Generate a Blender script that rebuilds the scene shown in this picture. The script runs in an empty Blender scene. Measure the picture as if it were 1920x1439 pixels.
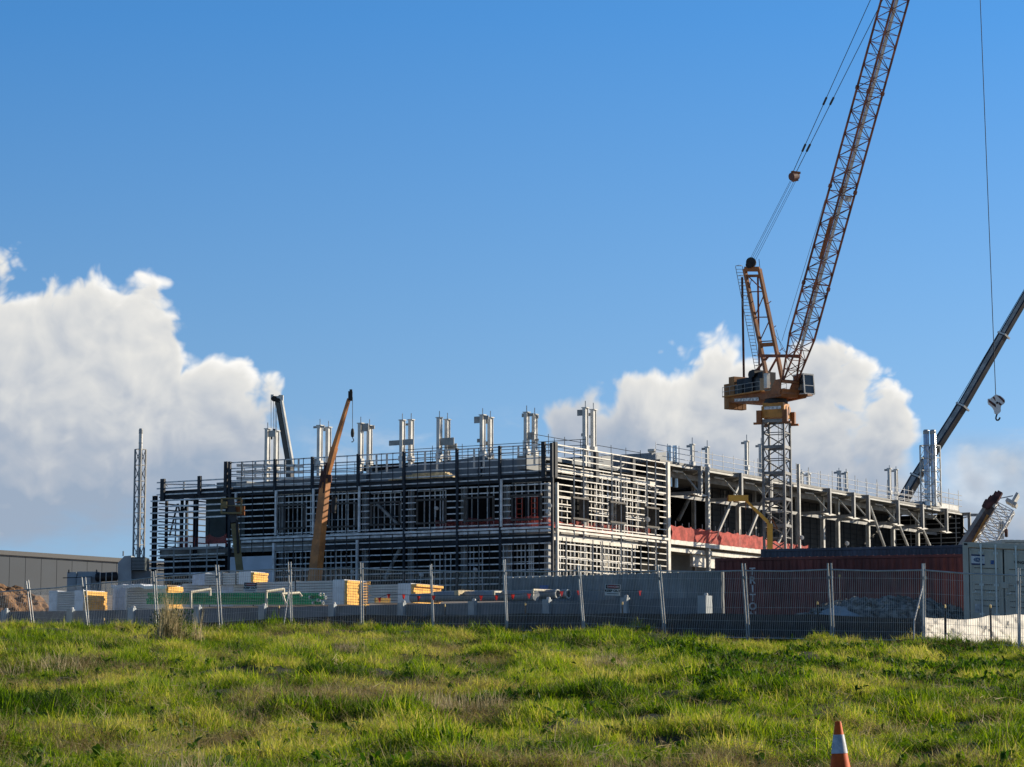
import bpy, bmesh, math, random
import numpy as np
from mathutils import Vector, Matrix, noise
random.seed(7); rng = np.random.default_rng(11)
S = bpy.context.scene
R = math.radians
# ------------------------------------------------------------------ camera
# eye at the world origin, looking along +Y and tilted up; photo pixels are 1920 x 1439
FOC, CX, CY, HOR = 4600.0, 960.0, 719.5, 1290.0
TH = math.atan((HOR - CY) / FOC)
cam = bpy.data.objects.new('camera', bpy.data.cameras.new('camera'))
S.collection.objects.link(cam)
cam.location = (0, 0, 0)
cam.rotation_euler = (R(90) + TH, 0, 0)
cam.data.sensor_fit = 'HORIZONTAL'; cam.data.sensor_width = 36.0
cam.data.lens = FOC / 1920 * 36.0
cam.data.clip_start = 0.5; cam.data.clip_end = 20000
S.camera = cam
S.view_settings.view_transform = 'Standard'; S.view_settings.look = 'None'
S.view_settings.exposure = 0.55; S.view_settings.gamma = 1.0
S.view_settings.use_curve_mapping = False
# ------------------------------------------------------------------ sun
SUN_EL, SUN_AZ = 20.0, 24.0            # azimuth measured from +X towards +Y
sl = bpy.data.lights.new('sun', 'SUN'); sl.energy = 5.0; sl.angle = R(0.5); sl.color = (1.0, 0.87, 0.68)
sun = bpy.data.objects.new('sun', sl); S.collection.objects.link(sun)
sd = Vector((math.cos(R(SUN_EL)) * math.cos(R(SUN_AZ)), math.cos(R(SUN_EL)) * math.sin(R(SUN_AZ)), math.sin(R(SUN_EL))))
sun.rotation_euler = sd.to_track_quat('Z', 'Y').to_euler()
# ------------------------------------------------------------------ sky with clouds
W = bpy.data.worlds.new('World'); S.world = W; W.use_nodes = True
W.cycles.sampling_method = 'MANUAL'; W.cycles.sample_map_resolution = 256
nt = W.node_tree; nt.nodes.clear()
class G:
    """tiny node-graph helper"""
    def __init__(s, nt): s.nt = nt
    def n(s, t, **kw):
        x = s.nt.nodes.new(t)
        for k, v in kw.items(): setattr(x, k, v)
        return x
    def put(s, sock, v):
        if hasattr(v, 'is_linked') or isinstance(v, bpy.types.NodeSocket): s.nt.links.new(v, sock)
        else: sock.default_value = v
    def m(s, op, a, b=0.0, c=None, clamp=False):
        x = s.n('ShaderNodeMath', operation=op, use_clamp=clamp)
        s.put(x.inputs[0], a); s.put(x.inputs[1], b)
        if c is not None: s.put(x.inputs[2], c)
        return x.outputs[0]
    def noise(s, vec, scale, detail=4, rough=0.5, dist=0.0, lac=2.0):
        x = s.n('ShaderNodeTexNoise', noise_dimensions='2D')
        s.put(x.inputs['Vector'], vec)
        x.inputs['Scale'].default_value = scale; x.inputs['Detail'].default_value = detail
        x.inputs['Roughness'].default_value = rough; x.inputs['Distortion'].default_value = dist
        x.inputs['Lacunarity'].default_value = lac
        return x.outputs['Fac']
    def xyz(s, a, b, c=0.0):
        x = s.n('ShaderNodeCombineXYZ')
        s.put(x.inputs[0], a); s.put(x.inputs[1], b); s.put(x.inputs[2], c)
        return x.outputs[0]
    def step(s, v, lo, hi, kind='SMOOTHSTEP'):
        x = s.n('ShaderNodeMapRange', interpolation_type=kind)
        s.put(x.inputs['Value'], v); s.put(x.inputs['From Min'], lo); s.put(x.inputs['From Max'], hi)
        return x.outputs['Result']
    def mix(s, f, a, b):
        x = s.n('ShaderNodeMix', data_type='RGBA')
        s.put(x.inputs['Factor'], f); s.put(x.inputs[6], a); s.put(x.inputs[7], b)
        return x.outputs[2]
    def ramp(s, v, pts, mode='LINEAR'):
        x = s.n('ShaderNodeValToRGB'); cr = x.color_ramp; cr.interpolation = mode
        while len(cr.elements) < len(pts): cr.elements.new(0.5)
        for e, (p, c) in zip(cr.elements, pts):
            e.position = p; e.color = (c, c, c, 1) if not hasattr(c, '__len__') else (*c, 1)
        s.put(x.inputs[0], v)
        return x.outputs[0]
g = G(nt)
out = g.n('ShaderNodeOutputWorld'); bg = g.n('ShaderNodeBackground')
nt.links.new(bg.outputs[0], out.inputs[0])
sky = g.n('ShaderNodeTexSky', sky_type='NISHITA'); sky.sun_disc = False
sky.sun_elevation = R(SUN_EL); sky.sun_rotation = R(90 - SUN_AZ)
sky.air_density = 1.0; sky.dust_density = 0.2; sky.ozone_density = 2.6; sky.altitude = 50
tc = g.n('ShaderNodeTexCoord').outputs['Generated']
sp = g.n('ShaderNodeSeparateXYZ'); nt.links.new(tc, sp.inputs[0])
yy = g.m('MAXIMUM', sp.outputs[1], 0.08)
u0 = g.m('DIVIDE', sp.outputs[0], yy); v0 = g.m('DIVIDE', sp.outputs[2], yy)
base = g.xyz(u0, v0)
# keep the dusty yellow band of the model below the horizon: the photographed air is clear down to the roofs
g.put(sky.inputs[0], g.xyz(sp.outputs[0], sp.outputs[1], g.m('MAXIMUM', sp.outputs[2], g.m('MULTIPLY_ADD', sp.outputs[2], 0.62, 0.11))))
def U(px): return (px - 960) / 4640.0
def V(py): return (1290 - py) / 4640.0
# cumulus top line, given as points in the sky (azimuth, height above the horizon)
CT = [(-2600, 900), (-200, 470), (0, 474), (80, 446), (150, 512), (240, 512), (290, 520), (318, 545),
      (328, 600), (345, 648), (400, 664), (450, 690), (485, 712), (520, 735), (552, 850), (620, 960), (900, 1010), (960, 900),
      (1005, 745), (1100, 705), (1145, 672), (1235, 665), (1310, 632), (1355, 612), (1405, 640),
      (1500, 650), (1560, 662), (1630, 708), (1700, 715), (1790, 845), (2300, 830)]
UL, UH = U(-2600), U(4400)
CT2 = [((U(px) - UL) / (UH - UL), V(py) * 3) for px, py in CT]
def clouds(off_u, off_v, full=True):
    """density and puff noise of the cumulus seen in direction (u0 + off_u, v0 + off_v)"""
    uu = g.m('ADD', u0, off_u) if off_u else u0
    vv = g.m('ADD', v0, off_v) if off_v else v0
    p = g.xyz(uu, vv)
    n1 = g.noise(p, 17.0, 3, 0.5)
    n2 = g.noise(g.xyz(g.m('ADD', uu, 5.3), vv), 26.0, 3, 0.5)
    vor = g.n('ShaderNodeTexVoronoi', feature='F1', voronoi_dimensions='2D'); g.put(vor.inputs['Vector'], g.xyz(g.m('MULTIPLY_ADD', n1, 0.03, uu), g.m('MULTIPLY_ADD', n2, 0.03, vv)))
    vor.inputs['Scale'].default_value = 33.0; vor.inputs['Detail'].default_value = 3.0
    vor.inputs['Roughness'].default_value = 0.42; vor.inputs['Lacunarity'].default_value = 2.3
    billow = g.m('SUBTRACT', 0.45, vor.outputs['Distance'])
    du = g.m('MULTIPLY', g.m('SUBTRACT', n1, 0.5), 0.045)
    t = g.ramp(g.m('DIVIDE', g.m('SUBTRACT', g.m('ADD', uu, du), UL), UH - UL), CT2)
    t = g.m('DIVIDE', t, 3.0)
    d = g.m('SUBTRACT', t, vv)
    d = g.m('ADD', d, g.m('MULTIPLY', billow, 0.024))
    d = g.m('ADD', d, g.m('MULTIPLY', g.m('SUBTRACT', n2, 0.5), 0.030))
    d = g.m('ADD', d, 0.005)
    return d, g.m('ADD', g.m('MULTIPLY', billow, 0.024), g.m('MULTIPLY', n2, 0.030)), n1, n2
d0, b0, n1, n2 = clouds(0, 0)
d1, b1, _, _ = clouds(0.0035, 0.0045)
fine = g.noise(base, 150.0, 4, 0.5)
dd = g.m('ADD', d0, g.m('MULTIPLY', g.m('SUBTRACT', fine, 0.5), 0.004))
soft = g.step(u0, U(1000), U(1150))                      # the first part of the right cloud is thin and dark
edge = g.m('ADD', 0.009, g.m('MULTIPLY', g.step(v0, V(760), V(960)), 0.03))
cover = g.step(dd, 0.0, edge)
# left cloud has a base: below it the sky shows again
baseline = g.m('ADD', V(1000), g.m('MULTIPLY', g.m('SUBTRACT', g.noise(g.xyz(g.m('ADD', u0, 4.0), g.m('MULTIPLY', v0, 2.5)), 16, 4, 0.55), 0.5), 0.05))
leftside = g.m('SUBTRACT', 1.0, g.step(u0, U(560), U(700)))
under = g.m('SUBTRACT', 1.0, g.m('MULTIPLY', leftside, g.m('SUBTRACT', 1.0, g.step(v0, g.m('SUBTRACT', baseline, 0.012), g.m('ADD', baseline, 0.010)))))
cover = g.m('MULTIPLY', cover, under)
# light: puffs facing the sun are bright, the depth of the cloud is grey
relief = g.m('ADD', g.m('MULTIPLY', g.m('SUBTRACT', b0, b1), 60.0), g.step(d0, 0.020, 0.0))
top = g.step(d0, 0.075, 0.0)
lowgrey = g.step(v0, V(960), V(640))
big = g.noise(g.xyz(g.m('ADD', u0, 9.0), g.m('MULTIPLY', v0, 1.4)), 11, 4, 0.55)
sh = g.m('ADD', g.m('MULTIPLY', relief, 0.30), g.m('MULTIPLY', top, 0.20))
sh = g.m('ADD', sh, g.m('MULTIPLY', lowgrey, 0.38))
sh = g.m('ADD', sh, g.m('MULTIPLY', g.m('SUBTRACT', big, 0.5), 0.85))
dark1 = g.m('SUBTRACT', 1.0, g.step(u0, U(1090), U(1290)))
dark1 = g.m('MULTIPLY', dark1, g.step(u0, U(900), U(1000)))
sh = g.m('SUBTRACT', sh, g.m('MULTIPLY', dark1, 0.40))
sh = g.m('SUBTRACT', sh, g.m('MULTIPLY', g.step(u0, U(1730), U(1840)), 0.22))
sh = g.m('SUBTRACT', sh, g.m('MULTIPLY', g.m('MULTIPLY', leftside, g.step(v0, V(820), V(980))), 0.22))
sh = g.m('ADD', sh, 0.10, clamp=True)
ccol = g.ramp(sh, [(0.0, (0.33, 0.41, 0.53)), (0.28, (0.45, 0.50, 0.58)), (0.55, (0.63, 0.65, 0.67)), (0.80, (0.78, 0.775, 0.75)), (1.0, (0.98, 0.965, 0.93))])
# thin low veils
veil = g.noise(g.xyz(g.m('ADD', u0, 1.0), g.m('MULTIPLY', v0, 2.0)), 21, 5, 0.6, 0.3)
vb = g.m('MULTIPLY', g.m('MULTIPLY', g.step(v0, V(745), V(860)), g.step(u0, U(500), U(640))), g.step(veil, 0.45, 0.72))
vr = g.m('MULTIPLY', g.step(u0, U(1740), U(1830)), g.m('MULTIPLY', g.step(v0, V(790), V(870)), 0.75))
vb = g.m('MAXIMUM', g.m('MULTIPLY', vb, 0.62), vr)
vcol = g.ramp(g.noise(g.xyz(g.m('ADD', u0, 7.0), g.m('MULTIPLY', v0, 1.6)), 15, 5, 0.6), [(0.32, (0.36, 0.44, 0.55)), (0.52, (0.57, 0.63, 0.70)), (0.7, (0.84, 0.85, 0.85))])
SKY_STR = 0.10
skyc = g.n('ShaderNodeVectorMath', operation='SCALE'); nt.links.new(sky.outputs[0], skyc.inputs[0]); skyc.inputs['Scale'].default_value = SKY_STR
hs = g.n('ShaderNodeHueSaturation'); hs.inputs['Saturation'].default_value = 1.06; hs.inputs['Value'].default_value = 1.13
tint = g.ramp(v0, [(0.03, (1.18, 1.14, 1.20)), (0.13, (0.93, 1.07, 1.22)), (0.28, (0.60, 0.97, 1.32)), (0.55, (0.62, 0.74, 0.95)), (1.0, (0.72, 0.78, 0.88))])
tm = g.n('ShaderNodeVectorMath', operation='MULTIPLY'); nt.links.new(skyc.outputs[0], tm.inputs[0]); nt.links.new(tint, tm.inputs[1])
nt.links.new(tm.outputs[0], hs.inputs['Color'])
c = g.mix(vb, hs.outputs[0], vcol)
c = g.mix(cover, c, ccol)
ahead = g.step(sp.outputs[1], 0.05, 0.2)
c = g.mix(ahead, hs.outputs[0], c)
nt.links.new(c, bg.inputs['Color']); bg.inputs['Strength'].default_value = 0.70
# ------------------------------------------------------------------ projection helpers: where a thing seen in the photo stands in the world
RT, FW, UP = Vector((1, 0, 0)), Vector((0, math.cos(TH), math.sin(TH))), Vector((0, -math.sin(TH), math.cos(TH)))
def ray(px, py): return (RT * (px - CX) + UP * (CY - py)) / FOC + FW
def P(px, py, Y):
    d = ray(px, py); return d * (Y / d.y)
def onplane(px, py, q, n):
    d = ray(px, py); return d * (q.dot(n) / d.dot(n))
def PZ(px, py, z):
    d = ray(px, py); return d * (z / d.z)
Z = Vector((0, 0, 1))
CR = Vector((78 / 4635 * 260, 260, 0))            # front corner of the building
nn = math.hypot(7790, 4635)
DL = Vector((-7790 / nn, 4635 / nn, 0))           # along the shaded left front
DR = Vector((4635 / nn, 7790 / nn, 0))            # along the sunlit right front
def B(a, b, z): return CR + DL * a + DR * b + Z * z
def LF(px, py, b=0.0):                            # pixel -> (a, z) on a plane parallel to the left front
    p = onplane(px, py, CR + DR * b, DR); return (p - CR).dot(DL), p.z
def RF(px, py, a=0.0):                            # pixel -> (b, z) on a plane parallel to the right front
    p = onplane(px, py, CR + DL * a, DL); return (p - CR).dot(DR), p.z
# ------------------------------------------------------------------ mesh collecting
class M:
    def __init__(s): s.v = []; s.f = []
    def add(s, vs, fs):
        k = len(s.v); s.v += [tuple(x) for x in vs]; s.f += [tuple(i + k for i in f) for f in fs]; return s
    def hexa(s, c):   # 8 corners: bottom 4 (ccw) then top 4
        return s.add(c, [(3, 2, 1, 0), (4, 5, 6, 7), (0, 1, 5, 4), (1, 2, 6, 5), (2, 3, 7, 6), (3, 0, 4, 7)])
    def box(s, c, hx, hy, hz, X=Vector((1, 0, 0)), Y=Vector((0, 1, 0)), ZZ=Z):
        c = Vector(c); X = X * hx; Y = Y * hy; ZZ = ZZ * hz
        return s.hexa([c - X - Y - ZZ, c + X - Y - ZZ, c + X + Y - ZZ, c - X + Y - ZZ, c - X - Y + ZZ, c + X - Y + ZZ, c + X + Y + ZZ, c - X + Y + ZZ])
    def bar(s, p, q, w, h=None, up=Z):
        p = Vector(p); q = Vector(q); d = q - p; L = d.length
        if L < 1e-6: return s
        d /= L; h = w if h is None else h
        x = d.cross(up)
        if x.length < 1e-3: x = d.cross(Vector((1, 0.02, 0)))
        x.normalize(); u = x.cross(d)
        return s.box((p + q) / 2, w / 2, L / 2, h / 2, x, d, u)
    def tube(s, p, q, r, r2=None, n=6, cap=True):
        p = Vector(p); q = Vector(q); d = (q - p).normalized(); r2 = r if r2 is None else r2
        x = d.cross(Z)
        if x.length < 1e-3: x = d.cross(Vector((1, 0, 0)))
        x.normalize(); y = d.cross(x)
        vs = []
        for c, rr in ((p, r), (q, r2)):
            for i in range(n):
                t = 2 * math.pi * i / n; vs.append(c + (x * math.cos(t) + y * math.sin(t)) * rr)
        fs = [(i, (i + 1) % n, n + (i + 1) % n, n + i) for i in range(n)]
        if cap: fs += [tuple(range(n))[::-1], tuple(range(n, 2 * n))]
        return s.add(vs, fs)
    def path(s, pts, r, n=5):
        for a, b in zip(pts[:-1], pts[1:]): s.tube(a, b, r, n=n)
        return s
    def ibeam(s, p, q, w, h, t=0.04, up=Z):
        p = Vector(p); q = Vector(q); d = (q - p).normalized()
        x = d.cross(up)
        if x.length < 1e-3: x = Vector((up.y, -up.x, 0))
        x.normalize(); u = x.cross(d); o = u * (h / 2 - t / 2)
        s.bar(p + o, q + o, w, t, up); s.bar(p - o, q - o, w, t, up)
        s.bar(p, q, t, h - 2 * t, up); return s
    def icol(s, p, q, w, t=0.05, X=None):
        """upright H column between p and q; X = web direction"""
        X = DL if X is None else X; Yv = Z.cross(X); hz = (q - p).length / 2; c = (p + q) / 2
        s.box(c + X * (w / 2 - t / 2), t / 2, w / 2, hz, X, Yv); s.box(c - X * (w / 2 - t / 2), t / 2, w / 2, hz, X, Yv)
        s.box(c, w / 2 - t, t / 2, hz, X, Yv); return s
    def prism(s, pts, d):
        """closed outline pts (Vectors) swept along vector d"""
        n = len(pts); vs = list(pts) + [p + d for p in pts]
        return s.add(vs, [tuple(range(n)), tuple(range(2 * n - 1, n - 1, -1))] + [(i, n + i, n + (i + 1) % n, (i + 1) % n) for i in range(n)])
    def lathe(s, c, prof, n=20, ax=Z):
        x = Vector((1, 0, 0)) if abs(ax.x) < .9 else Vector((0, 1, 0)); y = ax.cross(x).normalized(); x = y.cross(ax)
        vs = []; m = len(prof)
        for r, z in prof:
            for i in range(n):
                t = 2 * math.pi * i / n; vs.append(Vector(c) + ax * z + (x * math.cos(t) + y * math.sin(t)) * r)
        return s.add(vs, [(j * n + i, j * n + (i + 1) % n, (j + 1) * n + (i + 1) % n, (j + 1) * n + i) for j in range(m - 1) for i in range(n)])
    def corr(s, p, L, H, d, nrm, pitch=0.28, dep=0.036):
        """corrugated wall from p along unit d for L, height H, waves stand out along nrm"""
        n = max(1, round(L / pitch)); pitch = L / n; pr = []
        for i in range(n):
            for t, o in ((0, 0), (.26, 0), (.5, 1), (.76, 1)): pr.append(((i + t) * pitch, o * dep))
        pr.append((L, 0))
        vs = []
        for x, o in pr:
            q = p + d * x + nrm * o; vs += [q, q + Z * H]
        return s.add(vs, [(2 * i, 2 * i + 2, 2 * i + 3, 2 * i + 1) for i in range(len(pr) - 1)])
    def build(s, name, mat, parent=None, label=None, smooth=False, bevel=0):
        o0 = Vector((0, 0, 0)) if parent is None else world_loc(parent)
        me = bpy.data.meshes.new(name)
        me.from_pydata([(x - o0.x, y - o0.y, z - o0.z) for x, y, z in s.v], [], s.f)
        me.validate(); me.update()
        bm = bmesh.new(); bm.from_mesh(me); bmesh.ops.recalc_face_normals(bm, faces=bm.faces); bm.to_mesh(me); bm.free()
        me.materials.append(MT[mat] if isinstance(mat, str) else mat)
        if smooth:
            me.shade_smooth()
            me.set_sharp_from_angle(angle=R(35))
        o = bpy.data.objects.new(name, me); S.collection.objects.link(o)
        if parent is not None: o.parent = parent
        if label: o['label'] = label
        if bevel:
            md = o.modifiers.new('bevel', 'BEVEL'); md.width = bevel; md.segments = 1; md.limit_method = 'ANGLE'
        return o
def world_loc(o):
    v = Vector(o.location)
    while o.parent is not None: o = o.parent; v += Vector(o.location)
    return v
def thing(name, loc, label, cat, group=None):
    o = bpy.data.objects.new(name, None); S.collection.objects.link(o)
    o.location = loc; o.empty_display_size = 0.3
    o['label'] = label; o['category'] = cat
    if group: o['group'] = group
    return o
def tag(o, label, cat, group=None, kind=None):
    if label: o['label'] = label
    if cat: o['category'] = cat
    if group: o['group'] = group
    if kind: o['kind'] = kind
    return o
def lattice(m, p0, p1, X, Y, s0, s1, n, rc, rl, faces=4, kind='Z', horiz=True):
    """four-chord lattice; X, Y unit cross directions, half sizes s0 -> s1 (tuples)"""
    cor = [(-1, -1), (1, -1), (1, 1), (-1, 1)]
    def pt(t, k):
        c = p0.lerp(p1, t); sx = s0[0] + (s1[0] - s0[0]) * t; sy = s0[1] + (s1[1] - s0[1]) * t
        return c + X * (cor[k][0] * sx) + Y * (cor[k][1] * sy)
    for k in range(4): m.bar(pt(0, k), pt(1, k), rc * 2, rc * 2, up=X)
    for i in range(n):
        a, b = i / n, (i + 1) / n
        for k in range(faces):
            l = (k + 1) % 4
            if horiz: m.bar(pt(a, k), pt(a, l), rl * 2, rl * 2, up=X + Y)
            if kind == 'Z':
                if (i + k) % 2 == 0: m.bar(pt(a, k), pt(b, l), rl * 2, rl * 2, up=X + Y)
                else: m.bar(pt(a, l), pt(b, k), rl * 2, rl * 2, up=X + Y)
            elif kind == 'K':
                c = (pt((a + b) / 2, k) + pt((a + b) / 2, l)) / 2
                m.bar(pt(a, k), pt(b, l), rl * 2, rl * 2, up=X + Y) if i % 2 else m.bar(pt(a, l), pt(b, k), rl * 2, rl * 2, up=X + Y)
            elif kind == 'X':
                m.bar(pt(a, k), pt(b, l), rl * 2, rl * 2, up=X + Y); m.bar(pt(a, l), pt(b, k), rl * 2, rl * 2, up=X + Y)
    for k in range(4): m.bar(pt(1, k), pt(1, (k + 1) % 4), rl * 2, rl * 2, up=X + Y)
    return m
def text_obj(txt, size, loc, X, U, mat, name, parent, ext=0.004, bold=0.0, sx=1.0, align='CENTER'):
    """flat lettering: X = reading direction, U = up direction"""
    cu = bpy.data.curves.new(name, 'FONT'); cu.body = txt; cu.size = size; cu.extrude = ext; cu.offset = bold
    cu.align_x = align; cu.align_y = 'CENTER'
    t = bpy.data.objects.new('tmp', cu); S.collection.objects.link(t)
    bpy.context.view_layer.update()
    me = bpy.data.meshes.new_from_object(t.evaluated_get(bpy.context.evaluated_depsgraph_get()))
    bpy.data.objects.remove(t); bpy.data.curves.remove(cu)
    X = X.normalized(); U = U.normalized(); N = X.cross(U)
    o0 = world_loc(parent); L = Vector(loc) - o0
    me.transform(Matrix(((X.x * sx, U.x, N.x, L.x), (X.y * sx, U.y, N.y, L.y), (X.z * sx, U.z, N.z, L.z), (0, 0, 0, 1))))
    me.materials.clear(); me.materials.append(MT[mat])
    o = bpy.data.objects.new(name, me); S.collection.objects.link(o); o.parent = parent
    return o
# ------------------------------------------------------------------ materials
MT = {}
def mat(name, col, rough=0.6, metal=0.0, var=0.12, scale=3.0, col2=None, bump=0.0, bscale=20.0, streak=0.0, spec=0.4, trans=0.0, alpha=1.0):
    mt = bpy.data.materials.new(name); mt.use_nodes = True; MT[name] = mt
    nt = mt.node_tree; nt.nodes.clear(); g = G(nt)
    out = g.n('ShaderNodeOutputMaterial'); bs = g.n('ShaderNodeBsdfPrincipled')
    bs.inputs['Roughness'].default_value = rough; bs.inputs['Metallic'].default_value = metal
    bs.inputs['Specular IOR Level'].default_value = spec
    co = g.n('ShaderNodeTexCoord').outputs['Object']
    nz = g.n('ShaderNodeTexNoise'); nt.links.new(co, nz.inputs['Vector'])
    nz.inputs['Scale'].default_value = scale; nz.inputs['Detail'].default_value = 5; nz.inputs['Roughness'].default_value = 0.6
    c2 = col2 if col2 else tuple(x * (1 - 2.2 * var) for x in col)
    c1 = col if col2 else tuple(min(1, x * (1 + 0.6 * var)) for x in col)
    c = g.mix(g.step(nz.outputs['Fac'], 0.34, 0.68), (*c2, 1), (*c1, 1))
    if streak:
        mp = g.n('ShaderNodeMapping'); nt.links.new(co, mp.inputs['Vector']); mp.inputs['Scale'].default_value = (5, 5, 0.5)
        n2 = g.noise3(mp.outputs[0], 1.0, 4, 0.65)
        c = g.mix(g.m('MULTIPLY', g.step(n2, 0.5, 0.72), streak), c, (*[x * 0.45 for x in col], 1))
    nt.links.new(c, bs.inputs['Base Color'])
    if bump:
        b = g.n('ShaderNodeBump'); b.inputs['Strength'].default_value = bump; b.inputs['Distance'].default_value = 0.02
        n3 = g.noise3(co, bscale, 4, 0.6); nt.links.new(n3, b.inputs['Height']); nt.links.new(b.outputs[0], bs.inputs['Normal'])
    sh = bs.outputs[0]
    if trans:
        tr = g.n('ShaderNodeBsdfTranslucent'); nt.links.new(c, tr.inputs['Color'])
        mx = g.n('ShaderNodeMixShader'); mx.inputs[0].default_value = trans
        nt.links.new(sh, mx.inputs[1]); nt.links.new(tr.outputs[0], mx.inputs[2]); sh = mx.outputs[0]
    if alpha < 1:
        tp = g.n('ShaderNodeBsdfTransparent'); mx = g.n('ShaderNodeMixShader'); mx.inputs[0].default_value = 1 - alpha
        nt.links.new(sh, mx.inputs[1]); nt.links.new(tp.outputs[0], mx.inputs[2]); sh = mx.outputs[0]
    nt.links.new(sh, out.inputs['Surface'])
    return mt
def noise3(s, vec, scale, detail, rough):
    x = s.n('ShaderNodeTexNoise'); s.nt.links.new(vec, x.inputs['Vector'])
    x.inputs['Scale'].default_value = scale; x.inputs['Detail'].default_value = detail; x.inputs['Roughness'].default_value = rough
    return x.outputs['Fac']
G.noise3 = noise3
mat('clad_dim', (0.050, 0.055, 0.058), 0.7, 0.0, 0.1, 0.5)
mat('red_mesh_shaded', (0.60, 0.12, 0.10), 0.8, 0.0, 0.2, 1.2, trans=0.2, alpha=0.5)  # darker, thinner copy of red_mesh, shade put into the colour
mat('boom_brown', (0.17, 0.125, 0.105), 0.6, 0.0, 0.25, 0.8)
mat('galv', (0.68, 0.69, 0.69), 0.5, 0.1, 0.16, 1.5)                  # galvanised girts
mat('galv_sunlit', (0.60, 0.575, 0.52), 0.5, 0.1, 0.12, 1.5)  # warm copy of galv, the sun's tint put into the colour
mat('steel_grey', (0.33, 0.335, 0.33), 0.6, 0.0, 0.16, 0.8, streak=0.2)  # primed steel
mat('steel_pale', (0.50, 0.50, 0.47), 0.6, 0.0, 0.14, 0.8, streak=0.15)
mat('steel_dark', (0.030, 0.038, 0.050), 0.6, 0.0, 0.2, 1.0, spec=0.2)
mat('stub', (0.56, 0.56, 0.54), 0.6, 0.0, 0.1, 0.8, streak=0.15)
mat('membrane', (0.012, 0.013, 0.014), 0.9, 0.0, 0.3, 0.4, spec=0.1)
mat('stud', (0.58, 0.59, 0.60), 0.45, 0.3, 0.15, 2.0)
mat('slab', (0.27, 0.265, 0.25), 0.85, 0.0, 0.2, 0.6)
mat('deck', (0.16, 0.16, 0.155), 0.6, 0.1, 0.15, 0.6)
mat('clad_grey', (0.14, 0.16, 0.18), 0.55, 0.1, 0.1, 0.5, streak=0.15)
mat('clad_pale', (0.50, 0.54, 0.60), 0.5, 0.0, 0.05, 0.5)
mat('clad_green', (0.055, 0.075, 0.075), 0.6, 0.0, 0.15, 0.5)
mat('white_paint', (0.74, 0.74, 0.72), 0.5, 0.0, 0.1, 1.0, streak=0.2)
mat('timber', (0.62, 0.50, 0.30), 0.8, 0.0, 0.2, 3.0)
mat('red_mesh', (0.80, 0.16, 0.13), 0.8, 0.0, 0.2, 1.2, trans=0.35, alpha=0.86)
mat('red_paint', (0.40, 0.045, 0.02), 0.6, 0.0, 0.2, 1.2)
mat('crane_orange', (0.30, 0.105, 0.028), 0.55, 0.0, 0.2, 0.7, streak=0.35)
mat('crane_yellow', (0.50, 0.22, 0.038), 0.5, 0.0, 0.15, 0.7, streak=0.3)
mat('boom_orange', (0.52, 0.20, 0.05), 0.5, 0.0, 0.2, 0.7, streak=0.3)
mat('boom_yellow', (0.80, 0.42, 0.06), 0.5, 0.0, 0.1, 0.7)
mat('jib_red', (0.25, 0.080, 0.038), 0.6, 0.0, 0.3, 0.7)
mat('weight', (0.33, 0.16, 0.065), 0.8, 0.0, 0.15, 0.6, streak=0.3)
mat('mast_grey', (0.23, 0.23, 0.225), 0.55, 0.1, 0.2, 0.9, streak=0.2)
mat('black', (0.012, 0.012, 0.014), 0.6, 0.0, 0.2, 2.0)
mat('rope', (0.05, 0.055, 0.06), 0.6, 0.3, 0.1, 2.0)
mat('glass_dark', (0.02, 0.025, 0.03), 0.12, 0.0, 0.1, 2.0, spec=0.7)
mat('boom_dark', (0.030, 0.034, 0.045), 0.4, 0.1, 0.2, 0.7)
mat('boom_olive', (0.20, 0.165, 0.075), 0.55, 0.0, 0.15, 0.7)
mat('maroon', (0.10, 0.035, 0.03), 0.6, 0.0, 0.3, 0.8)
mat('flue', (0.62, 0.65, 0.68), 0.28, 0.85, 0.1, 0.8)
mat('cont_grey', (0.21, 0.235, 0.25), 0.6, 0.0, 0.2, 0.5, streak=0.8)
mat('cont_dark', (0.06, 0.085, 0.12), 0.55, 0.0, 0.2, 0.5, streak=0.3)
mat('cont_red', (0.175, 0.042, 0.034), 0.6, 0.0, 0.2, 0.6, streak=0.35)
mat('cont_beige', (0.52, 0.50, 0.42), 0.55, 0.0, 0.08, 0.6, streak=0.2)
mat('lock_bar', (0.62, 0.66, 0.64), 0.4, 0.3, 0.1, 2.0)
mat('letter_pale', (0.60, 0.62, 0.64), 0.6, 0.0, 0.25, 3.0)
mat('letter_black', (0.02, 0.02, 0.02), 0.6)
mat('navy', (0.015, 0.03, 0.12), 0.5)
mat('logo_blue', (0.03, 0.09, 0.22), 0.5)
mat('sticker_blue', (0.05, 0.13, 0.36), 0.5)
mat('sign_white', (0.62, 0.64, 0.66), 0.5, 0.0, 0.04)
mat('sign_red', (0.38, 0.03, 0.03), 0.5)
mat('wall_panel', (0.155, 0.175, 0.20), 0.75, 0.0, 0.15, 0.8, bump=0.1, streak=0.4)
mat('wall_post', (0.38, 0.43, 0.46), 0.6, 0.0, 0.12, 1.5, streak=0.2)
mat('sheet_rib', (0.62, 0.62, 0.60), 0.5, 0.0, 0.1, 1.0)
mat('foam', (0.92, 0.52, 0.12), 0.85, 0.0, 0.12, 4.0, bump=0.4, bscale=12)
mat('wrap', (0.78, 0.80, 0.83), 0.35, 0.0, 0.08, 2.0, bump=0.6, bscale=4)
mat('paper', (0.60, 0.66, 0.76), 0.7, 0.0, 0.08, 6.0)
mat('pipe_green', (0.012, 0.34, 0.12), 0.42, 0.0, 0.2, 1.0)
mat('pipe_grey', (0.20, 0.23, 0.26), 0.5, 0.0, 0.1, 1.0)
mat('pipe_end', (0.60, 0.62, 0.60), 0.6, 0.0, 0.1, 2.0)
mat('u_frame', (0.55, 0.50, 0.38), 0.6, 0.0, 0.1, 2.0)
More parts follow.
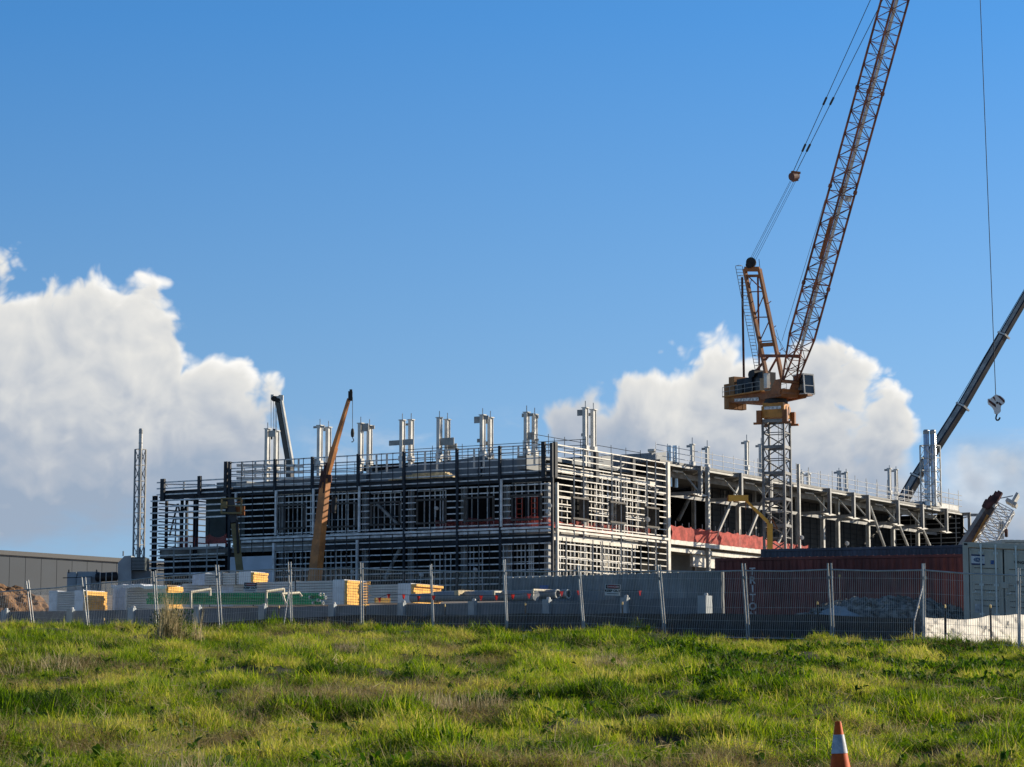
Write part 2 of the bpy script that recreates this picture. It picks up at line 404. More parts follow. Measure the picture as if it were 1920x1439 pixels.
mat('flag', (0.75, 0.05, 0.04), 0.7, 0.0, 0.1, trans=0.4)
mat('fence_galv', (0.42, 0.43, 0.43), 0.5, 0.3, 0.12, 3.0)
mat('fence_wire', (0.42, 0.43, 0.43), 0.5, 0.2, 0.1, 3.0)
mat('silt_black', (0.008, 0.009, 0.012), 0.65, 0.0, 0.3, 2.0, bump=0.5, bscale=5)
mat('plastic_white', (0.86, 0.82, 0.74), 0.4, 0.0, 0.05, 1.5, bump=1.0, bscale=9, trans=0.55)
mat('picket', (0.012, 0.012, 0.014), 0.6)
mat('cap_yellow', (0.80, 0.55, 0.16), 0.5)
mat('soil', (0.30, 0.17, 0.08), 0.95, 0.0, 0.2, 2.5, col2=(0.13, 0.07, 0.035), bump=0.8, bscale=9)
mat('rubble', (0.32, 0.31, 0.28), 0.95, 0.0, 0.2, 5.0, col2=(0.04, 0.04, 0.04), bump=0.8, bscale=9)
mat('tarp', (0.30, 0.35, 0.37), 0.6, 0.0, 0.15, 1.5, bump=0.5, bscale=5)
mat('frame_brown', (0.085, 0.078, 0.070), 0.7, 0.0, 0.2, 2.0)
mat('shed_wall_shaded', (0.022, 0.037, 0.060), 0.7, 0.0, 0.05, 0.3)  # albedo darkened to stand in for cloud shade on the wall
mat('shed_roof', (0.03, 0.035, 0.045), 0.6)
mat('duct', (0.30, 0.34, 0.37), 0.5, 0.1, 0.06, 0.8)
mat('louvre', (0.035, 0.05, 0.055), 0.6)
mat('cone_orange', (0.80, 0.12, 0.012), 0.6, 0.0, 0.10, 9.0, col2=(0.50, 0.075, 0.014), spec=0.2, streak=0.45)
mat('cone_white', (0.56, 0.58, 0.62), 0.5, 0.0, 0.25, 22.0, col2=(0.36, 0.39, 0.43), streak=0.5)
mat('rubber', (0.02, 0.02, 0.02), 0.8)
mat('hivis', (0.45, 0.55, 0.06), 0.8)
mat('skin', (0.45, 0.28, 0.20), 0.6)
mat('trousers', (0.06, 0.07, 0.09), 0.8)
mat('hard_hat', (0.8, 0.8, 0.78), 0.4)
mat('dry_leaf', (0.72, 0.60, 0.36), 0.8, 0.0, 0.3, 6.0, col2=(0.24, 0.19, 0.08), trans=0.35)
mat('concrete', (0.32, 0.31, 0.29), 0.85, 0.0, 0.15, 3.0)
# ------------------------------------------------------------------ ground
GY = [(-400, -1.6), (0, -1.6), (12, -1.58), (23, -1.06), (64, 0.98), (82, 1.88), (92, 2.05), (110, 2.7), (160, 5.2), (230, 8.6), (300, 10.6), (450, 13.5), (4000, 15), (16000, 15)]
GYx = [p[0] for p in GY]; GYz = [p[1] for p in GY]
def gbase(y): return float(np.interp(y, GYx, GYz))
def gz(x, y):
    z = gbase(y)
    k = max(0.0, min(1.0, (y - 8) / 10)) * max(0.0, min(1.0, (100 - y) / 14))
    if k > 0:
        z += k * (0.20 * noise.noise(Vector((x * 0.16, y * 0.11, 3.0))) + 0.16 * noise.noise(Vector((x * 0.42, y * 0.27, 8.0))) + 0.20 * noise.noise(Vector((x * 0.95, y * 0.55, 1.0))) + 0.07 * noise.noise(Vector((x * 2.9, y * 1.9, 5.0))))
    return z
def ground():
    ys = sorted(set([-400, -100, -30, 0, 6, 12, 16] + list(np.arange(18, 92, 0.4)) + [93, 95, 97, 100] + list(range(104, 320, 6)) + [330, 360, 400, 450, 550, 700, 1000, 1600, 2500, 4000, 7000, 16000]))
    t = np.linspace(-1, 1, 241)
    m = M(); nx = len(t)
    for y in ys:
        hw = max(30.0, abs(y) * 0.62)
        if y > 900: hw = y * 1.6
        for u in t:
            x = u * hw
            m.v.append((x, float(y), gz(x, y)))
    for j in range(len(ys) - 1):
        for i in range(nx - 1):
            a = j * nx + i; m.f.append((a, a + 1, a + nx + 1, a + nx))
    return m
gm = bpy.data.materials.new('ground_soil'); gm.use_nodes = True; MT['ground'] = gm
gg = G(gm.node_tree); gm.node_tree.nodes.clear()
o_ = gg.n('ShaderNodeOutputMaterial'); bs_ = gg.n('ShaderNodeBsdfPrincipled'); bs_.inputs['Roughness'].default_value = 0.95
co_ = gg.n('ShaderNodeTexCoord').outputs['Object']; sx_ = gg.n('ShaderNodeSeparateXYZ'); gg.nt.links.new(co_, sx_.inputs[0])
green = gg.mix(gg.step(gg.noise3(co_, 1.4, 5, 0.6), 0.4, 0.6), (0.022, 0.017, 0.008, 1), (0.016, 0.026, 0.006, 1))
dirt = gg.mix(gg.step(gg.noise3(co_, 0.15, 6, 0.6), 0.35, 0.65), (0.16, 0.12, 0.085, 1), (0.25, 0.22, 0.18, 1))
gg.nt.links.new(gg.mix(gg.step(sx_.outputs[1], 84.0, 90.0), green, dirt), bs_.inputs['Base Color'])
gg.nt.links.new(bs_.outputs[0], o_.inputs['Surface'])
o = ground().build('ground', 'ground', smooth=True); tag(o, None, None, kind='structure')
# ================================================================== the steel building
BZ = gbase(265) - 0.2
bld = thing('steel_building', B(0, 0, BZ), 'two-storey steel building frame under construction, wrapped in rows of horizontal girts', 'building')
ZT, ZB, ZS, ZD = 25.75, 22.7, 16.95, 26.15     # screen top, spandrel beam, middle floor, roof of the open part
def mk(): return M()
AL = 42.97                                       # length of the tall part of the left front
wl = [(520, 572, 947, 990), (618, 669, 944, 987), (697, 750, 942, 983), (783, 836, 937, 980), (872, 926, 933, 975), (961, 1015, 928.5, 973.5)]
wins = []
for x0, x1, y0, y1 in wl:
    a1, z1 = LF(x0, y0); a0, z0 = LF(x1, y1); wins.append((a0, a1, z0, z1 - 0.1))
wr = [(1072, 1101, 932, 975.5), (1142, 1170, 940, 982), (1210, 1233, 950.5, 990)]
winr = []
for x0, x1, y0, y1 in wr:
    b0_, z1 = RF(x0, y0 + 1); b1_, z0 = RF(x1, y1); winr.append((b0_, b1_, z0, z1))
def seg_spans(lo, hi, z, ws):
    cut = sorted((w[0], w[1]) for w in ws if w[2] - 0.1 < z < w[3] + 0.05); out = []; c = lo
    for a, b in cut:
        if a > c: out.append((c, a))
        c = max(c, b)
    if c < hi: out.append((c, hi))
    return out
# girt rows, one part per row and front
rows = [ZT - 0.70 * k for k in range(24)]
rnd = random.Random(5)
for k, z in enumerate(rows):
    if z < BZ + 0.4: continue
    m = mk()
    hi = AL - 0.2
    if z < 15.6: hi = min(hi, LF(517, 1060)[0]) if z > 8.5 else hi
    for a, b in seg_spans(0.35, hi, z, wins):
        dz = rnd.uniform(-.02, .02)
        mk().bar(B(a + .03, 0, z + dz), B(b - .03, 0, z + dz * .2), 0.12, 0.125).build('girt', 'galv', bld)
    for a, b in seg_spans(0.55, 26.55, z, winr):
        dz = rnd.uniform(-.02, .02)
        mk().bar(B(0, a + .03, z + dz), B(0, b - .03, z + dz * .2), 0.12, 0.115).build('sunlit_girt', 'galv_sunlit', bld)
# lower left wing: girts run past the corner and some are missing
AW0, AW1 = AL + 0.2, 53.6
for k in range(21):
    z = 23.9 - 0.715 * k
    if z < BZ + 0.3: continue
    m = mk()
    lo = AW0 + 0.3 if k not in (7, 8, 9, 10) else AW0 + 5.6
    if k < 3: m.bar(B(AW0, 0, z), B(AW1, 0, z), 0.12, 0.15)
    elif k in (4, 6): m.bar(B(lo, 0, z), B(51.6, 0, z), 0.12, 0.17); m.bar(B(50.2, .5, z + .12), B(54.4, -.2, z - .05), 0.1, 0.12)
    else: m.bar(B(lo, 0, z), B(AW1 + (0.9 if k > 2 else 0.4), 0, z), 0.12, 0.17)
    m.build('girt', 'galv', bld)
for k in range(14):       # girts of the wing's far side, seen through the frame
    z = 22.2 - 0.715 * k
    m = mk(); m.bar(B(AW1 - .2, 0.2, z), B(AW1 - .2, 9, z), 0.10, 0.14); m.build('girt', 'steel_dark', bld)
# uprights
colpx = [432, 517, 587, 673, 759, 858.5, 939, 1036]
cola = [LF(p, 950)[0] for p in colpx]; cola[-1] = 0.05
for i, a in enumerate(cola):
    m = mk(); m.box(B(a, -0.22, (ZT + ZB) / 2 - .2), .145, .14, (ZT - ZB) / 2 + .32, DL, DR)
    if i >= 4 or i == 0: m.box(B(a, -0.1, (BZ + ZB) / 2), .13, .12, (ZB - BZ) / 2 - .3, DL, DR)
    m.build('screen_post', 'steel_dark', bld)
    if 0 <= i < 4 or i == 6:
        m = mk(); m.box(B(a - (0.25 if i else 1.0), -0.30, 19.7), .12, .10, 2.55, DL, DR); m.build('hanger', 'galv', bld)
    if i in (1, 3): m = mk(); m.box(B(a, -.28, 12.4), .13, .12, 3.9, DL, DR); m.build('hanger', 'galv', bld)
m = mk(); m.box(B(1.05, -.22, 24.1), .22, .15, 1.9, DL, DR); m.build('screen_post', 'steel_dark', bld)
m = mk(); m.box(B(AL + .35, -.22, 24.0), .22, .15, 1.9, DL, DR); m.build('screen_post', 'steel_dark', bld)
m = mk(); m.box(B(0.0, 0.45, 24.1), .16, .28, 1.9, DL, DR); m.build('screen_post', 'steel_dark', bld)
m = mk(); m.box(B(-0.05, 0.75, 12.7), .13, .13, 9.0, DL, DR); m.build('screen_post', 'galv_sunlit', bld)
for i in range(7):
    for j in (1, 2, 3):
        a = cola[i] + (cola[i + 1] - cola[i]) * j / 4
        m = mk(); m.bar(B(a, -.14, BZ + .3 if i else 15.2), B(a, -.14, ZT + .05), 0.075, 0.075); m.build('mullion', 'steel_dark', bld)
for px in (1075, 1093, 1146, 1163, 1212, 1228):
    b = RF(px, 950)[0]; m = mk(); m.bar(B(-.12, b, ZS - 1 if px != 1163 else BZ), B(-.12, b, ZT), .11, .11); m.build('mullion', 'galv_sunlit', bld)
for px in (1060, 1110, 1128, 1184, 1200, 1214, 1229):
    b = RF(px, 1030)[0]; m = mk(); m.bar(B(-.12, b, BZ), B(-.12, b, ZS - 1), .10, .10); m.build('mullion', 'galv_sunlit', bld)
for px in (1120.5, 1189.5):
    b = RF(px, 880)[0]; m = mk(); m.box(B(.2, b, 24.1), .18, .3, 1.7, DL, DR); m.build('screen_post', 'steel_dark', bld)
m = mk(); m.box(B(-.05, 26.6, (BZ + 25.9) / 2), .16, .30, (25.9 - BZ) / 2, DL, DR); m.build('screen_post', 'galv_sunlit', bld)
# window openings left in the girts
for ws, side in ((wins, 0), (winr, 1)):
    for a0, a1, z0, z1 in ws:
        m = mk(); f = (lambda u, z, d=0: B(u, -.1 + d, z)) if side == 0 else (lambda u, z, d=0: B(-.1 + d, u, z))
        w = .2
        m.bar(f(a0, z0), f(a0, z1), w, w * 1.2); m.bar(f(a1, z0), f(a1, z1), w, w * 1.2)
        m.bar(f(a0 - .1, z0), f(a1 + .1, z0), w * 1.5, w); m.bar(f(a0 - .1, z1), f(a1 + .1, z1), w * 1.5, w)
        fr = m.build('window_frame', 'frame_brown' if side == 0 else 'frame_brown', bld)
        if side == 1:
            m = mk(); m.box((f(a1 - .12, z0) + f(a1 - .12, z1)) / 2 + DL * .5, .5, .06, (z1 - z0) / 2 - .05, DL, DR); m.build('reveal', 'frame_brown', fr)
# floor edge channels and spandrel beams
m = mk(); m.bar(B(0.1, -.05, ZS - .02), B(AW0, -.05, ZS - .02), .34, .22); m.bar(B(0.1, 0, ZS - .42), B(AW0, 0, ZS - .42), .2, .12)
m.build('edge_channel', 'galv', bld)
m = mk(); m.bar(B(-.05, .6, ZS + .02), B(-.05, 26.4, ZS + .02), .34, .26); m.bar(B(0, .6, ZS - .4), B(0, 26.4, ZS - .4), .2, .12); m.build('edge_channel', 'galv_sunlit', bld)
m = mk(); m.ibeam(B(0.4, .7, ZB - .35), B(AL, .7, ZB - .35), .35, .85, .08); m.build('roof_beam', 'steel_dark', bld)
m = mk(); m.ibeam(B(AL, .5, ZB - .25), B(53.4, .5, ZB - .25), .35, 1.0, .08); m.build('roof_beam', 'steel_dark', bld)
m = mk(); m.ibeam(B(0.4, .7, ZS - 1.1), B(31, .7, ZS - 1.1), .35, .85, .08); m.build('floor_beam', 'steel_dark', bld)
m = mk(); m.ibeam(B(31, .7, ZS - 1.1), B(AL, .7, ZS - 1.1), .35, .85, .08); m.build('floor_beam', 'steel_grey', bld)
m = mk(); m.bar(B(.8, .8, ZS - 1.0), B(.8, 20.5, ZS - 1.0), .2, .6); m.build('floor_beam', 'galv_sunlit', bld)
m = mk(); m.bar(B(1.6, 1.2, 23.35), B(1.6, 26.4, 23.35), .3, .55); m.build('roof_beam', 'galv_sunlit', bld)
# floors, roofs and dark inner walls
m = mk(); m.box(B(22.5, 22.0, ZS - .35), 21.0, 20.5, .25, DL, DR); m.build('floor_slab', 'slab', bld)
m = mk(); m.box(B(26.2, 77.0, ZS - .3), 25.9, 49.7, .22, DL, DR); m.build('floor_slab', 'slab', bld)
m = mk(); m.box(B(22.5, 14.4, ZB + .02), 21.0, 12.6, .12, DL, DR); m.build('roof_deck', 'deck', bld)
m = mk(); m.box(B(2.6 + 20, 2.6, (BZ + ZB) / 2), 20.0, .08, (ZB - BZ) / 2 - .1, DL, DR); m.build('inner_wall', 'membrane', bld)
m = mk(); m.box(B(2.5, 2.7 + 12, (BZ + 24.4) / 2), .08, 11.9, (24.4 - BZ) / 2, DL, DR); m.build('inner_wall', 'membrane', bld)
# primary columns just inside the screens
for i, a in enumerate(cola[1:]):
    m = mk(); a_ = a + (1.4 if i == 6 else 0); m.icol(B(a_, 1.3, BZ), B(a_, 1.3, ZB - .9), .5); m.build('column', 'steel_grey', bld)
for b in (9.0, 18.0, 25.6):
    m = mk(); m.icol(B(1.3, b, BZ), B(1.3, b, 23.0), .45); m.build('column', 'steel_grey', bld)
# stud walls
def studs(kind, px0, px1, z0, z1, sp, mt='stud', dep=2.35, w=.12):
    m = mk()
    if kind == 'L': a0 = LF(px1, 950, dep)[0]; a1 = LF(px0, 950, dep)[0]
    else: a0 = RF(px0, 950, dep)[0]; a1 = RF(px1, 950, dep)[0]
    a = a0; f = (lambda u, z: B(u, dep, z)) if kind == 'L' else (lambda u, z: B(dep, u, z))
    while a < a1:
        m.box((f(a, z0) + f(a, z1)) / 2, w / 2, .05, (z1 - z0) / 2, DL if kind == 'L' else DR, DR if kind == 'L' else DL); a += sp * rnd.choice([1, 1, 1, 1, .5, 1.5])
    m.bar(f(a0, z0), f(a1, z0), .1, .1); m.bar(f(a0, z1), f(a1, z1), .1, .1)
    for k in range(1, 3):
        if rnd.random() < .5: m.bar(f(a0, z0 + (z1 - z0) * k / 3), f(a1, z0 + (z1 - z0) * k / 3), .06, .07)
    return m.build('stud_wall', mt, bld)
for a in ((520, 583, 17.3, 22.0, .62), (620, 672, 17.3, 22.0, .55), (696, 752, 17.6, 21.6, .55), (783, 836, 17.4, 21.6, .7), (872, 926, 17.4, 21.8, .8), (960, 1015, 17.4, 22, .8),
          (517, 660, BZ + .2, 15.4, .7), (806, 866, BZ + .2, 14.6, .7), (872, 905, BZ + .2, 15.4, .45), (940, 1000, BZ + .2, 15.4, .5), (1004, 1034, BZ + .2, 15.4, 1.4)):
    studs('L', *a)
for a in ((1046, 1075, 17.3, 20.6, .8), (1092, 1150, 17.2, 24.0, .8), (1150, 1215, 17.2, 24.0, .9), (1046, 1130, BZ + .2, 15.9, .75), (1130, 1186, BZ + .2, 15.9, .6)):
    studs('R', *a, mt='galv_sunlit', dep=2.0, w=.13)
studs('R', 1046, 1190, BZ + .2, 15.9, .9, mt='stud', dep=.9, w=.10)
studs('R', 1118, 1212, 17.1, 23.2, 1.3, mt='stud', dep=.9, w=.10)
# bracing seen behind the screen, pale cladding panel already fixed low on the left
a0, z0 = LF(722, 1085, 1.8); a1, z1 = LF(755, 1020, 1.8)
m = mk(); m.tube(B(a0, 1.8, z0), B(a1, 1.8, z1), .22, n=10); m.build('brace', 'steel_grey', bld)
a0, z0 = LF(707, 945, 1.8); a1, z1 = LF(745, 982, 1.8)
m = mk(); m.bar(B(a0, 1.8, z0), B(a1, 1.8, z1), .3, .3); m.build('brace', 'steel_grey', bld)
a1 = LF(432, 1060, -.2)[0]; a0 = LF(514, 1060, -.2)[0]
m = mk(); zt = 14.9; zb_ = BZ + .1; nz_ = 3
for i in range(nz_):
    q0 = zb_ + (zt - zb_) * i / nz_; q1 = zb_ + (zt - zb_) * (i + 1) / nz_ - .03
    m.box(B((a0 + a1) / 2, -.2, (q0 + q1) / 2), (a1 - a0) / 2, .08, (q1 - q0) / 2, DL, DR)
m.build('cladding_panel', 'clad_pale', bld)
# red debris netting on the upper floor edge, behind the girts
def net(f, u0, u1, z0, z1, seed, mt='red_mesh', sag=.25, name='debris_net'):
    r = random.Random(seed); m = mk(); n = max(4, int((u1 - u0) / .5)); ph = r.uniform(0, 6)
    for i in range(n + 1):
        u = u0 + (u1 - u0) * i / n
        t = (i % 5) / 5.0; dz = -sag * 4 * t * (1 - t) * r.uniform(.6, 1)
        o = .12 * math.sin(i * 1.7 + ph)
        m.v += [tuple(f(u, z0, o * .4)), tuple(f(u, (z0 + z1) / 2 + dz / 2, -o)), tuple(f(u, z1 + dz, o))]
    for i in range(n):
        for j in range(2): k = 3 * i + j; m.f.append((k, k + 3, k + 4, k + 1))
    return m.build(name, mt, bld, smooth=True)
fl = lambda u, z, d: B(u, 1.0 + d, z); fr_ = lambda u, z, d: B(1.0 + d, u, z)
net(fl, 0.8, 15.5, ZS + .15, ZS + 1.4, 1, 'red_mesh_shaded'); net(fr_, 0.8, 16, ZS + .05, ZS + .8, 2); net(lambda u, z, d: B(2.0 + d, u, z), 8, 26, ZS + .05, ZS + 1.3, 8, 'red_mesh_shaded')
# orange frames standing on the floor edge
for px in (974, 1002):
    a, z = LF(px, 968, 1.6); m = mk()
    for s in (-.35, .35): m.bar(B(a + s, 1.6, ZS), B(a + s, 1.6, ZS + 3.4), .1, .1)
    for q in range(6): m.bar(B(a - .35, 1.6, ZS + .5 + q * .56), B(a + .35, 1.6, ZS + .5 + q * .56), .08, .08)
    m.build('access_frame', 'red_paint', bld)
# --- left wing body
m = mk(); m.box(B(48.2, 5.2, 22.55), 5.2, 4.6, .12, DL, DR); m.build('roof_deck', 'steel_dark', bld)
m = mk(); m.box(B(48.3, 5.0, 15.6), 5.2, 4.4, .5, DL, DR); m.build('floor_slab', 'slab', bld)
for px, b in ((290, .3), (312, 6.0), (341, 2.0), (367, .6), (350, 8), (428, 1.0)):
    a = LF(px, 980, b)[0]; m = mk(); m.icol(B(a, b, BZ), B(a, b, 22.4), .45 if px in (290, 367, 428) else .28); m.build('column', 'steel_dark', bld)
a = LF(281, 905)[0]; m = mk(); m.box(B(52.6, -.15, 23.0), .28, .16, 1.3, DL, DR); m.build('screen_post', 'steel_dark', bld)
m = mk(); m.box(B(47.2, -.15, 23.3), .22, .14, 1.1, DL, DR); m.build('screen_post', 'steel_dark', bld)
m = mk(); m.box(B(45.6, 3.0, 19.6), 3.0, .1, 2.9, DL, DR); m.build('inner_wall', 'clad_green', bld)
m = mk(); m.box(B(48.6, 2.2, 12.2), 5.0, .1, 3.0, DL, DR); m.build('inner_wall', 'membrane', bld)
for px, py0, px1, py1 in ((318, 1005, 333, 945), (334, 945, 343, 1000), (352, 940, 345, 958)):
    a0, z0 = LF(px, py0, 4); a1, z1 = LF(px1, py1, 4); m = mk(); m.bar(B(a0, 4, z0), B(a1, 4, z1), .16, .16); m.build('brace', 'steel_dark', bld)
net(lambda u, z, d: B(u, .5 + d, z), 43.6, 50.8, 16.2, 17.7, 5, 'red_mesh_shaded', sag=.5)
m = mk()
for a in (43.9, 45.4, 47.8, 50.2): m.bar(B(a, -.9, BZ + 2.6), B(a, -.9, ZS - .6), .14, .14)
for z in (15.9, 14.9, 13.9, 12.9, 12.2): m.bar(B(43.9, -.9, z), B(50.2, -.9, z), .12, .12)
m.box(B(48.0, -.5, 16.0), 4.4, .5, .12, DL, DR); m.build('scaffold', 'steel_grey', bld)
m = mk()
for a, b in ((50.9, .2), (50.2, .2), (47.9, .2), (46.6, 1)): m.bar(B(a, b, 16.1), B(a, b, 19.6), .14, .14)
m.bar(B(51.2, .2, 19.5), B(47.9, .2, 19.6), .1, .1); m.build('scaffold', 'steel_dark', bld)
# --- plant enclosures set back on the roof
def enclosure(pts, z0, zs, b=None):
    pass
def roofbox(a0, a1, b0, b1, z0, za, zb, mt='clad_grey'):
    """box whose top slopes from za at a0 to zb at a1"""
    m = mk(); m.hexa([B(a0, b0, z0), B(a1, b0, z0), B(a1, b1, z0), B(a0, b1, z0), B(a0, b0, za), B(a1, b0, zb), B(a1, b1, zb), B(a0, b1, za)])
    for i in range(int((a1 - a0) / 2.4) + 1):
        a = a0 + .4 + 2.4 * i
        if a < a1: m.bar(B(a, b0 - .02, z0), B(a, b0 - .02, min(za, zb) - .1), .05, .05)
    return m.build('plant_enclosure', mt, bld)
roofbox(5.6, 13.5, 7.6, 20, ZB + .1, 25.2, 25.35)
roofbox(13.6, 28.5, 7.4, 22, ZB + .1, 25.7, 24.6)
roofbox(28.6, 44.5, 6.8, 16, ZB + .1, 24.45, 24.05)
roofbox(44.6, 49.0, 5.4, 9.5, ZB - .2, 24.1, 24.1)
a_, z_ = LF(640, 878, 4.2)
m = mk()
z1 = RF(1120, 856, 5)[1]; b1_ = RF(1120, 856, 5)[0]; b2_, z2 = RF(1249, 848, 5)
m.hexa([B(5, b1_, 23.4), B(16, b1_, 23.4), B(16, b2_, 23.4), B(5, b2_, 23.4), B(5, b1_, z1), B(16, b1_, z1), B(16, b2_, z2), B(5, b2_, z2)])
m.build('plant_enclosure', 'clad_grey', bld)
m = mk(); m.hexa([B(4.2, 1.6, 23.4), B(5.4, 1.6, 23.4), B(5.4, b1_, 23.4), B(4.2, b1_, 23.4), B(4.2, 1.6, 24.9), B(5.4, 1.6, 24.9), B(5.4, b1_, z1 - .5), B(4.2, b1_, z1 - .5)])
m.build('plant_enclosure', 'clad_grey', bld)
m = mk(); m.box(B(25, 19, 25.8), 9, 5, .35, DL, DR); m.build('roof_deck', 'membrane', bld)
# short white posts between the screen and the enclosures
for px, y0, y1 in ((706, 852, 884), (725.5, 852, 884), (797, 848, 880), (819.5, 848, 880), (889, 843, 875), (907, 843, 875), (972, 838, 872), (1002, 838, 870), (455, 868, 890), (479, 866, 892), (534, 862, 885), (560, 860, 884), (345, 903, 916), (306, 905, 918)):
    a, z1 = LF(px, y0, 2.2); z0 = LF(px, y1, 2.2)[1]
    m = mk(); m.bar(B(a, 2.2, z0 - .2), B(a, 2.2, z1), .22, .22); m.build('screen_stub', 'stub', bld)
# pale rails behind the left end of the screen
for k, z in enumerate((25.5, 24.75, 24.0, 23.3)):
    m = mk(); m.bar(B(42.6, .8, z), B(36.5, 5.5, z + .05), .2, .3); m.build('rail', 'stub', bld)
    m = mk(); m.bar(B(52.9, .8, min(z - 1.7, 23.75)), B(48.5, 4.5, min(z - 1.7, 23.75)), .14, .16) if k == 0 else m.bar(B(37, 5, z), B(30, 8, z), .1, .12); m.build('rail', 'galv', bld)
# guard rails along the roof edges
def rails(f, us, z0, h, mt, n=3, r=.035):
    m = mk()
    for u in us: m.tube(f(u, z0), f(u, z0 + h + .3), r, n=4)
    for k in range(n): 
        z = z0 + h * (k + 1) / n; m.tube(f(us[0], z), f(us[-1], z), r, n=4)
    return m.build('guard_rail', mt, bld)
rails(lambda u, z: B(u, 9.0, z), np.linspace(1, 25, 7), 25.2, 1.9, 'steel_dark')
rails(lambda u, z: B(u, 6.0, z), np.linspace(27, 48, 9), 24.2, 1.2, 'steel_dark', 2)
rails(lambda u, z: B(3.2, u, z), np.linspace(1, 26, 8), 25.2, 1.9, 'steel_dark', 2)
rails(lambda u, z: B(1.8, u, z), np.linspace(27.2, 60, 12), ZD + .1, 1.9, 'galv', 3, .04)
rails(lambda u, z: B(1.8, u, z), np.linspace(60.5, 94, 11), ZD + .1, 1.9, 'galv', 3, .04)
rails(lambda u, z: B(1.8, u, z), np.linspace(94.5, 124, 10), ZD + .1, 1.9, 'galv', 3, .04)
for k in range(16):
    b = 62 + k * 4.0; m = mk(); m.tube(B(5, b, ZD), B(5, b, ZD + 3.4 + rnd.uniform(-.3, .3)), .045, n=4); m.build('scaffold_standard', 'steel_grey', bld)
m = mk()
for b in (112, 116, 120, 124): m.tube(B(1, b, ZD), B(1, b, ZD + 3.2), .05, n=4)
for z in (ZD + .9, ZD + 1.8, ZD + 2.5): m.tube(B(1, 109, z), B(1, 125.4, z), .05, n=4); m.tube(B(8, 109, z), B(8, 125, z), .05, n=4)
m.box(B(4, 118, ZD + .5), 3, 6, .35, DL, DR); m.build('scaffold', 'stub', bld)
m = mk(); 
for k in range(3): m.box(B(5 + .4 * k, 13.5, ZB + .75 + .0 * k), .1, .1, .1, DL, DR)
# stack of yellow boards lying on the left roof edge
a0 = LF(733, 886, 1.6)[0]; a1 = LF(853, 884, 1.6)[0]
tb = thing('timber_boards', B((a0 + a1) / 2, 1.7, ZB + .2), 'pale yellow boards stacked in a long low pile on the roof edge', 'timber')
m = mk()
for k in range(5):
    s = (a0 - a1) * .5 * (1 - .12 * k); c = (a0 + a1) / 2 - (.0 + .25 * k); m.box(B(c, 1.7, ZB + .24 + .13 * k), abs(s), .6 - .03 * k, .055, DL, DR)
m.build('board_stack', 'timber', tb)
# --- pairs of column stubs standing above the roof
def stub(a, b, z0, z1, w=.5, arms=(), rod=.8, mt='stub'):
    m = mk(); h_ = (z1 - z0) / 2; cc = B(a, b, (z0 + z1) / 2)
    for s_ in (-1, 1): m.box(cc + DR * (s_ * (w * .62 - .03)), w * .36, .03, h_, DL, DR)
    m.box(cc - DL * .06, .05, w * .62 - .06, h_, DL, DR)
    m.box(B(a, b, z1 + .03), w * .62, w * .62, .05, DL, DR)
    if rod: m.bar(B(a, b, z1), B(a, b, z1 + rod), .09, .09)
    m.box(B(a, b, z1 - (z1 - z0) * .55), w * .6, w * .6, .28, DL, DR)
    cs = m.build('column_stub', mt, bld)
    for dz, s, l, h in arms: mk().box(B(a + s * (l / 2 + w * .3), b - .1, z1 - dz), l / 2, .05, h * .42, DL, DR).build('gusset_plate', 'steel_grey', cs)
    return cs
PR = [((502, 805), (518.5, 809), [(.6, -1, 1.1, .9)], []), ((600, 798.7), (616, 802), [(.15, 1, .7, .3), (.15, -1, .6, .3), (4.6, 1, .9, 1.6)], [(.2, 1, .5, .5)]),
      ((676.5, 794.6), (693, 799), [(.5, -1, 1.0, 1.1)], [(.2, -1, .6, .5)]), ((754.5, 788.6), (771, 788), [(2.6, 1, 1.6, .7), (2.6, -1, 1.5, .8)], [(.5, 1, .6, .3)]),
      ((824, 784), (839, 787.5), [(2.8, -1, 1.9, 1.0)], [(3.2, -1, 1.2, .9)]), ((905, 779), (919.5, 784), [(.5, 1, .9, .9), (.3, -1, .7, .5), (2.9, 1, .5, .5)], [(.4, 1, .5, .6), (2.9, 1, .7, .5)]),
      ((987.5, 774), (1002.5, 778), [(.3, 1, .4, .5), (.3, -1, .8, .4), (2.7, -1, .9, 1.0)], [(.3, -1, .4, .4), (2.9, -1, .4, .3)]), ((1097.5, 765.5), (1112.5, 769), [(.5, 1, .8, .8), (3.0, 1, .3, .4)], [(.5, 1, .5, .4), (3, 1, .3, .4)])]
for (x0, y0), (x1, y1), A0, A1 in PR:
    for (x, y), b, arms in (((x0, y0), 12.0, A0), ((x1, y1), 13.4, A1)):
        a, z = LF(x, y, b); stub(a, b, ZB + .1, z, .55, arms)
for x, y, w in ((1298, 834, .48), (1326, 839, .45), (1400, 828, .5), (1427, 834, .55), (1502.5, 887, .5), (1516, 889, .5), (1573, 884, .45), (1586.5, 886, .4), (1667.5, 879, .5), (1680, 881, .5)):
    b, z = RF(x, y, 10); stub(10, b, ZD, z, w * 1.05, [(.2, 1, .6, .35)] if x != 1680 else [(.2, 1, .9, .3)], rod=.9 if x < 1450 else .5)
